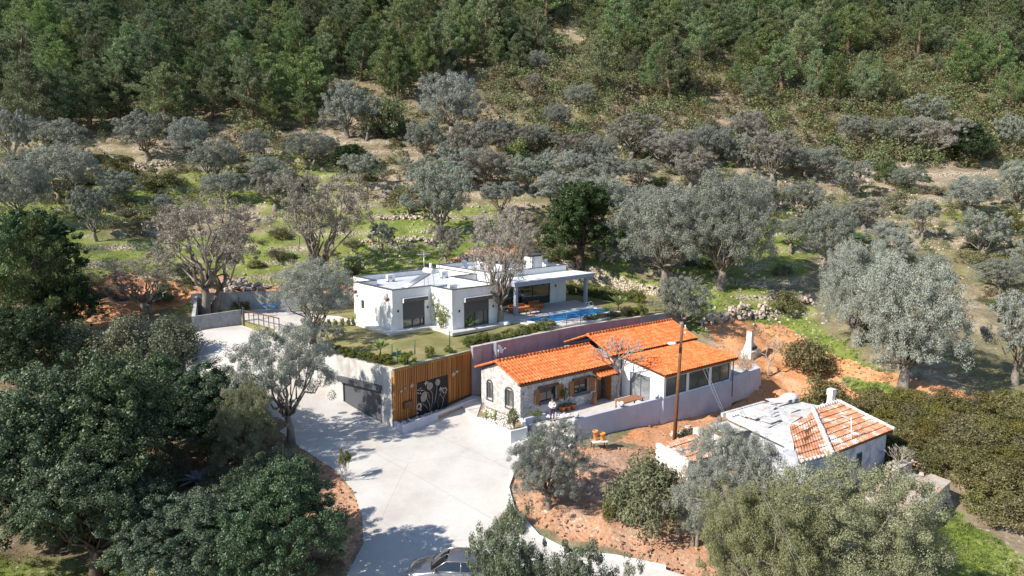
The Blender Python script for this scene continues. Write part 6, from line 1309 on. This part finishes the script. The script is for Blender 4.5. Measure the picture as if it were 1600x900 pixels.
# ------------------------------------------------------------------ the person on the terrace
ph = P(863, 657.5, z=.5); per = empty('person', (ph[0], ph[1], .5), R(8), 'person in white shirt and dark trousers standing on the cottage terrace', 'person')
def skinned(name, mat, verts, edges, rad, lv=2, root=0):
    me = bpy.data.meshes.new(name); me.from_pydata(verts, edges, []); me.materials.append(MAT[mat]); o = bpy.data.objects.new(name, me); COL.objects.link(o); o.parent = per
    bm = bmesh.new(); bm.from_mesh(me); ly = bm.verts.layers.skin.verify()
    for i, v in enumerate(bm.verts): v[ly].radius = rad[i] if hasattr(rad[i], '__len__') else (rad[i], rad[i]); v[ly].use_root = (i == root)
    bm.to_mesh(me); bm.free(); sk_ = o.modifiers.new('skin', 'SKIN'); sk_.use_smooth_shade = True; s = o.modifiers.new('sub', 'SUBSURF'); s.levels = lv; s.render_levels = lv; return o
bv = [(0, 0, .95), (0, .0, 1.12), (0, .01, 1.30), (0, .01, 1.44), (0, .0, 1.52), (0, -.02, 1.60), (0, -.02, 1.70),
      (.17, .01, 1.42), (.25, -.01, 1.16), (.10, -.20, 1.10), (.02, -.25, 1.12), (-.17, .01, 1.42), (-.25, -.01, 1.16), (-.10, -.21, 1.06), (-.02, -.26, 1.06),
      (.09, 0, .90), (.10, -.015, .50), (.10, .02, .10), (.11, -.12, .035), (-.09, 0, .90), (-.11, -.015, .50), (-.13, .02, .10), (-.15, -.12, .035)]
be = [(0, 1), (1, 2), (2, 3), (3, 4), (4, 5), (5, 6), (3, 7), (7, 8), (8, 9), (9, 10), (3, 11), (11, 12), (12, 13), (13, 14), (0, 15), (15, 16), (16, 17), (17, 18), (0, 19), (19, 20), (20, 21), (21, 22)]
br = [(.13, .10), (.12, .09), (.15, .10), (.12, .085), (.055, .055), (.075, .09), (.07, .08), .06, .042, .03, .025, .06, .042, .03, .025, .085, .055, .035, .035, .085, .055, .035, .035]
body = skinned('body', 'skin', bv, be, br)
skinned('shirt', 'white_shirt', [bv[i] for i in (0, 1, 2, 3, 7, 8, 9, 11, 12, 13)], [(0, 1), (1, 2), (2, 3), (3, 4), (4, 5), (5, 6), (3, 7), (7, 8), (8, 9)], [(.155, .12), (.15, .115), (.175, .125), (.14, .10), .078, .06, .048, .078, .06, .048])
skinned('trousers', 'navy_cloth', [(0, 0, .98)] + [bv[i] for i in (15, 16, 17, 19, 20, 21)], [(0, 1), (1, 2), (2, 3), (0, 4), (4, 5), (5, 6)], [(.15, .11), .105, .075, .055, .105, .075, .055])
for s, x in ((1, .11), (-1, -.145)): MB().ball((x, -.07, .045), (.055, .135, .05), 0, 10, 6).build('shoe', 'black_leather', per)
MB().ball((0, .02, 1.69), (.105, .11, .12), 0, 14, 9).build('hair', 'hair_dark', per)
MB().ball((0, -.125, 1.625), (.016, .025, .022), 0, 8, 5).ball((.098, -.02, 1.63), (.014, .025, .035), 0, 8, 5).ball((-.098, -.02, 1.63), (.014, .025, .035), 0, 8, 5).build('nose_and_ears', 'skin', per)
MB().ball((.035, -.108, 1.655), .011, 0, 6, 4).ball((-.035, -.108, 1.655), .011, 0, 6, 4).build('eyes', 'black_leather', per); MB().box(-.028, .028, -.118, -.105, 1.575, 1.585).build('mouth', 'terracotta', per)
for s, zc in ((1, 1.12), (-1, 1.06)):
    m = MB().ball((s * .01, -.262, zc), (.045, .022, .035), 0, 8, 6)
    for k in range(4): L_ = (.05, .06, .055, .045)[k]; z = zc + .025 - k * .016; m.tube([(-s * .02, -.272, z), (-s * (.02 + L_ * .6), -.278, z - .004), (-s * (.02 + L_), -.262, z - .008)], [.009, .009, .007], 6)
    m.tube([(s * .01, -.27, zc + .03), (-s * .015, -.285, zc + .05)], [.011, .008], 6); m.build('hand', 'skin', per)

# ------------------------------------------------------------------ planting near the houses
def pot(u, v, s, lab, leafk='juicy_leaf', h=.5, n_=30):
    q = UV(SO, SA, u, v); e = empty('flower_pot', (q[0], q[1], .5), 0, lab, 'plant pot'); MB().lathe((0, 0, 0), [(0, 0), (.16 * s, 0), (.24 * s, .36 * s), (.27 * s, .37 * s), (.27 * s, .43 * s), (.22 * s, .43 * s), (.2 * s, .36 * s), (0, .36 * s)], 14).build('pot', 'terracotta', e)
    g = np.random.default_rng(int(u * 100)); C = np.array([[g.normal() * .12, g.normal() * .12, .43 * s + h * .5, h * .45] for _ in range(4)]); V, Fq = leaves(g, C, n_, .05, .5); o = bpy.data.objects.new('plant', np_mesh('plant', V, Fq, [leafk])); COL.objects.link(o); o.parent = e
pot(3.75, -.42, 1.15, 'terracotta pot nearest the standing person under the cottage windows', 'hedge_leaf', .2); pot(4.35, -.4, 1.0, 'middle terracotta pot of three under the cottage windows', 'hedge_leaf', .25); pot(4.95, -.38, 1.0, 'right terracotta pot of three, with pale blue-grey plant', 'agave_leaf', .4)
q = UV(SO, SA, 4.1, -.3); plantit('potted_tree', 'hedge', (q[0], q[1], 1.5), .95, .38, 'small dark ball-headed tree rising from the pots by the shuttered windows', 'tree', var=0); 
def agave(px, py, z, n_, L_, w_, lab, mat='agave_leaf', name='agave', up=.7, cat='plant', seed=0, stalk=0.0, loc=None):
    q = P(px, py, z=z) if loc is None else np.array(loc); g = np.random.default_rng(seed + n_); m = MB()
    for k in range(n_):
        a = 2.4 * k; el = up * (.35 + .75 * k / n_); l = L_ * (1 - .35 * k / n_) * g.uniform(.85, 1.1); d = Vector((math.cos(a), math.sin(a), 0)); s = Vector((-d.y, d.x, 0)); pts = []
        for i in range(6):
            t = i / 5; p = d * (l * t * math.cos(el) * (1 + .1 * t)) + Vector((0, 0, stalk + l * (t * math.sin(el) - .25 * t * t * (1 - el / 2)))); w = w_ * (math.sin(math.pi * min(1, t * .8 + .12)) ** .7) * (1 if i < 5 else .15); pts += [tuple(p - s * w + Vector((0, 0, .25 * w))), tuple(p + Vector((0, 0, -.02))), tuple(p + s * w + Vector((0, 0, .25 * w)))]
        m.add(pts, [(i * 3 + j, i * 3 + j + 1, i * 3 + j + 4, i * 3 + j + 3) for i in range(5) for j in range(2)], 0, True)
    m2 = m
    e = empty(name, tuple(q), g.uniform(0, 6), lab, cat); m2.build('leaves', mat, e)
    MB().tube([(0, 0, -.1), (0, 0, stalk + .12)], [.09, .06], 7).build('stem', 'bark_grey', e); return e
agave(310, 752, -.6, 22, 1.5, .15, 'large pale blue agave shining among the dark oaks', seed=1)
agave(594, 552, GZ, 16, 1.25, .16, 'yellow-green strap-leaved palm plant on the lawn left of the villa doors', 'juicy_leaf', 'palm_plant', 1.35, seed=2, stalk=.3)
agave(732, 514, GZ, 14, 1.45, .14, 'upright broad-leaved plant in front of the right villa door', 'juicy_leaf', 'palm_plant', 1.5, seed=3, stalk=.2)
agave(966, 486, GZ, 12, 1.9, .2, 'banana-like plant with long leaves right of the pool', 'juicy_leaf', 'banana_plant', 1.2, seed=4, stalk=.6)
agave(948, 488, GZ, 12, 1.0, .12, 'smaller leafy plant between pool and banana-like plant', 'juicy_leaf', 'leafy_plant', 1.1, seed=5, stalk=.1)
agave(714, 681 - 22, .5, 12, .45, .05, 'small yellow-green agave in the long white planter', 'juicy_leaf', seed=6, loc=(*UV(Vector((WL[0], WL[1], 0)), sA, 4.6, -.65), .52))
for i, (px, py, h, lab) in enumerate([(759, 652, .55, 'leftmost cactus in the corner planter'), (774, 656, .75, 'spiky cactus in the middle of the corner planter'), (767, 654, .45, 'short cactus between the two taller ones in the corner planter')]):
    q = P(px, py, z=.6); e = empty('cactus', tuple(q), i, lab, 'cactus'); MB().tube([(0, 0, -.05), (0, 0, h), (0, 0, h + .06)], [.07, .065, .02], 8).build('stem', 'fence_green' if i == 9 else 'juicy_leaf', e); MB().tube([(0, 0, h * .4), (.16, 0, h * .5), (.17, 0, h * .85)], .045, 7).tube([(0, 0, h * .3), (-.13, .05, h * .45), (-.14, .05, h * .7)], .04, 7).build('arms', 'juicy_leaf', e)
q = P(803, 669, z=.62); plantit('citrus_tree', 'hedge', tuple(q + np.array([0, 0, .35])), 1.15, .5, 'small round orange tree in the corner planter at the cottage edge', 'tree', var=1); tag(MB().tube([(0, 0, -.1), (0, 0, .6)], .04, 6).build('support_stake', 'bark_grey', None, tuple(q)), 'short stake holding the little orange tree', 'stake')
q = UV(SO, SA, .9, -.75); plantit('shrub', 'hedge', (*q, .5), .85, .55, 'light green potted shrub at the foot of the cottage front corner', 'shrub', var=1)
# shrubs and rockery in front of the terrace steps
for px, py, r_, k in [(838, 700, .8, 'greyshrub'), (868, 690, .75, 'scrub'), (815, 712, .6, 'greyshrub')]:
    L = hit(px, py); plantit('rockery_shrub', k, L, r_ * 1.1, r_, 'pale leafy shrub on the white rockery beside the terrace steps, ' + {838: 'middle one', 868: 'right one', 815: 'left one'}[px], 'shrub')
m = MB(); q0 = hit(845, 690); P3 = []
rk = wpoly([(822, 672), (856, 652), (892, 658), (894, 700), (850, 712), (806, 716), (800, 700)]); xs_ = [p[0] for p in rk]; ys_ = [p[1] for p in rk]
while len(P3) < 420:
    x, y = rng.uniform(min(xs_), max(xs_)), rng.uniform(min(ys_), max(ys_))
    if inpoly(x, y, rk): P3.append((x, y, gz(x, y) + .05 + max(0, (y - 46.3)) * .1))
m.rocks(P3, .08, .22); tag(m.build('white_rockery', 'pebble'), 'white stone rockery sloping down from the cottage terrace', 'rockery', None, 'stuff')
# hedges along the garden
def hedge(pts, lab, r=.55, h=1.0, key='hedge'):
    for a, b in zip(pts, pts[1:]):
        a, b = Vector(a), Vector(b); n_ = max(1, int((b - a).length / (r * 1.05)))
        for k in range(n_):
            p = a + (b - a) * (k + .5) / n_; plantit('hedge_shrub', key, (p.x + rng.normal() * .08, p.y + rng.normal() * .08, float(lawnz(p.x, p.y)) - .05), h * rng.uniform(.85, 1.2), r * rng.uniform(.9, 1.2), lab, 'hedge', lab)
wl = Vector(WL); hedge([(-8.9, 49.4), (-10.8, 50.4), (-13.3, 52.2), (-15.6, 54)], 'low green hedge shrub along the top of the concrete garage wall', .5, .8)
hedge([(-8.2, 49.7), (-7.9, 49.9)], 'bushy shrub behind the corner of the slat wall', .6, .9); hedge([(-6.6, 51.4), (-6.3, 51.7)], 'lone shrub behind the middle of the slat wall', .5, .9); hedge([(-5.2, 52.9), (-4.9, 53.2)], 'thin shrub near the right end of the slat wall', .4, .7)
hedge([(-3.6, 54.8), (-1, 57.0), (1.6, 59.3), (3.6, 61.0)], 'clipped hedge shrub along the plum wall in front of the villa', .75, .85); hedge([(-4.0, 55.3), (-2.2, 57.0)], 'second-row hedge shrub at the hedge corner above the plum wall', .7, .9)
hedge([(7.0, 63.6), (9.5, 65.4), (13, 67.5)], 'low shrub along the mesh fence above the upper roof', .4, .6)
hb = [tuple(P(x, y, z=GZ)[:2]) for x, y in [(885, 458), (915, 462), (950, 468), (1005, 474)]]; hb = [(a, b) for a, b in hb]
hedge(hb, 'green boundary hedge shrub behind the pool and right of the veranda', .8, 1.5)
hedge([tuple(P(x, y, z=GZ)[:2]) for x, y in [(975, 493), (1010, 492)]], 'dark shrub at the garden corner next to the grey olive', .7, 1.1)
for i, px in enumerate([503, 514, 524, 535, 545, 552]): q = P(px, 512 - i * .8, z=GZ); plantit('young_hedge_plant', 'hedge', q, .8, .22, 'thin young hedge plant in the row between lawn and yard paving', 'shrub', 'young hedge plants beside the yard paving')
# climbing plant on the villa
g = np.random.default_rng(77); q = UV(VO, VA, 3.75, -2.0); ce = empty('climbing_plant', (q[0], q[1], GZ), VA, 'sprawling climbing plant against the white inner wall of the villa', 'plant'); m = MB(); C = []
for k in range(9):
    a = g.uniform(-1.2, 1.2); h = g.uniform(1.6, 3.9); pts = [(-.0, .0, 0)] + [(-.05 + .1 * math.sin(i + k), a * i / 4 + g.normal() * .12, h * i / 4) for i in range(1, 5)]; m.tube(pts, [.03, .025, .02, .015, .01], 5)
    for p in pts[2:]: C.append([p[0] - .1, p[1], p[2], g.uniform(.16, .34)]); C.append([p[0] - .1, p[1] + g.normal() * .25, p[2] - .2, g.uniform(.12, .25)])
m.build('stems', 'twig_pale', ce); V, Fq = leaves(g, np.array(C), 42, .055, .5); o = bpy.data.objects.new('foliage', np_mesh('foliage', V, Fq, ['hedge_leaf'])); COL.objects.link(o); o.parent = ce
# leafless trees
def bt(px, py, z, H_, lab, seed, spread=.5, r=.08, trunks=1, depth=4, loc=None):
    q = (P(px, py, z=z) if z is not None else hit(px, py)) if loc is None else loc; m = bare(seed, H_, spread, r, depth, trunks); tag(m.build('bare_tree', 'twig_pale', None, tuple(q)), lab, 'tree')
bt(0, 0, None, 6.2, 'leafless tree with pale forked branches in front of the cottage door', 21, .42, .13, 1, 5, loc=(*UV(SO, SA, 9.7, -.75), .5))
bt(1201, 586, None, 4.3, 'small leafless tree on orange soil beside the barbecue', 22, .5, .09); bt(1158, 591, None, 3.3, 'low leafless bush spreading over the pale yard wall', 23, .8, .05, 4, 4)
bt(1402, 738, -1.4, 2.6, 'bare twigs growing out of the rubble by the ruined house', 24, .4, .03, 4, 3); bt(540, 752, None, 2.6, 'thin bare stems of the sapling at the left kerb of the drive', 25, .22, .03, 3, 3)
q = hit(540, 752); plantit('sapling', 'hedge', (q[0], q[1], q[2] + 1.1), 1.1, .4, 'leafy head of the little sapling at the left kerb of the drive', 'tree', var=0)
L = hit(470, 890); 
for i, (px, py) in enumerate([(440, 895), (465, 885), (490, 892), (515, 890)]): L = hit(px, py); plantit('dry_bush', 'scrub', L, .9, .9, 'dry straw-coloured bush at the bottom edge left of the drive', 'shrub', 'dry bushes left of the drive')
for o in bpy.data.objects:
    if o.type == 'EMPTY': o.empty_display_size = .2
print('objects', len(bpy.data.objects), 'top', len([o for o in bpy.data.objects if not o.parent]))
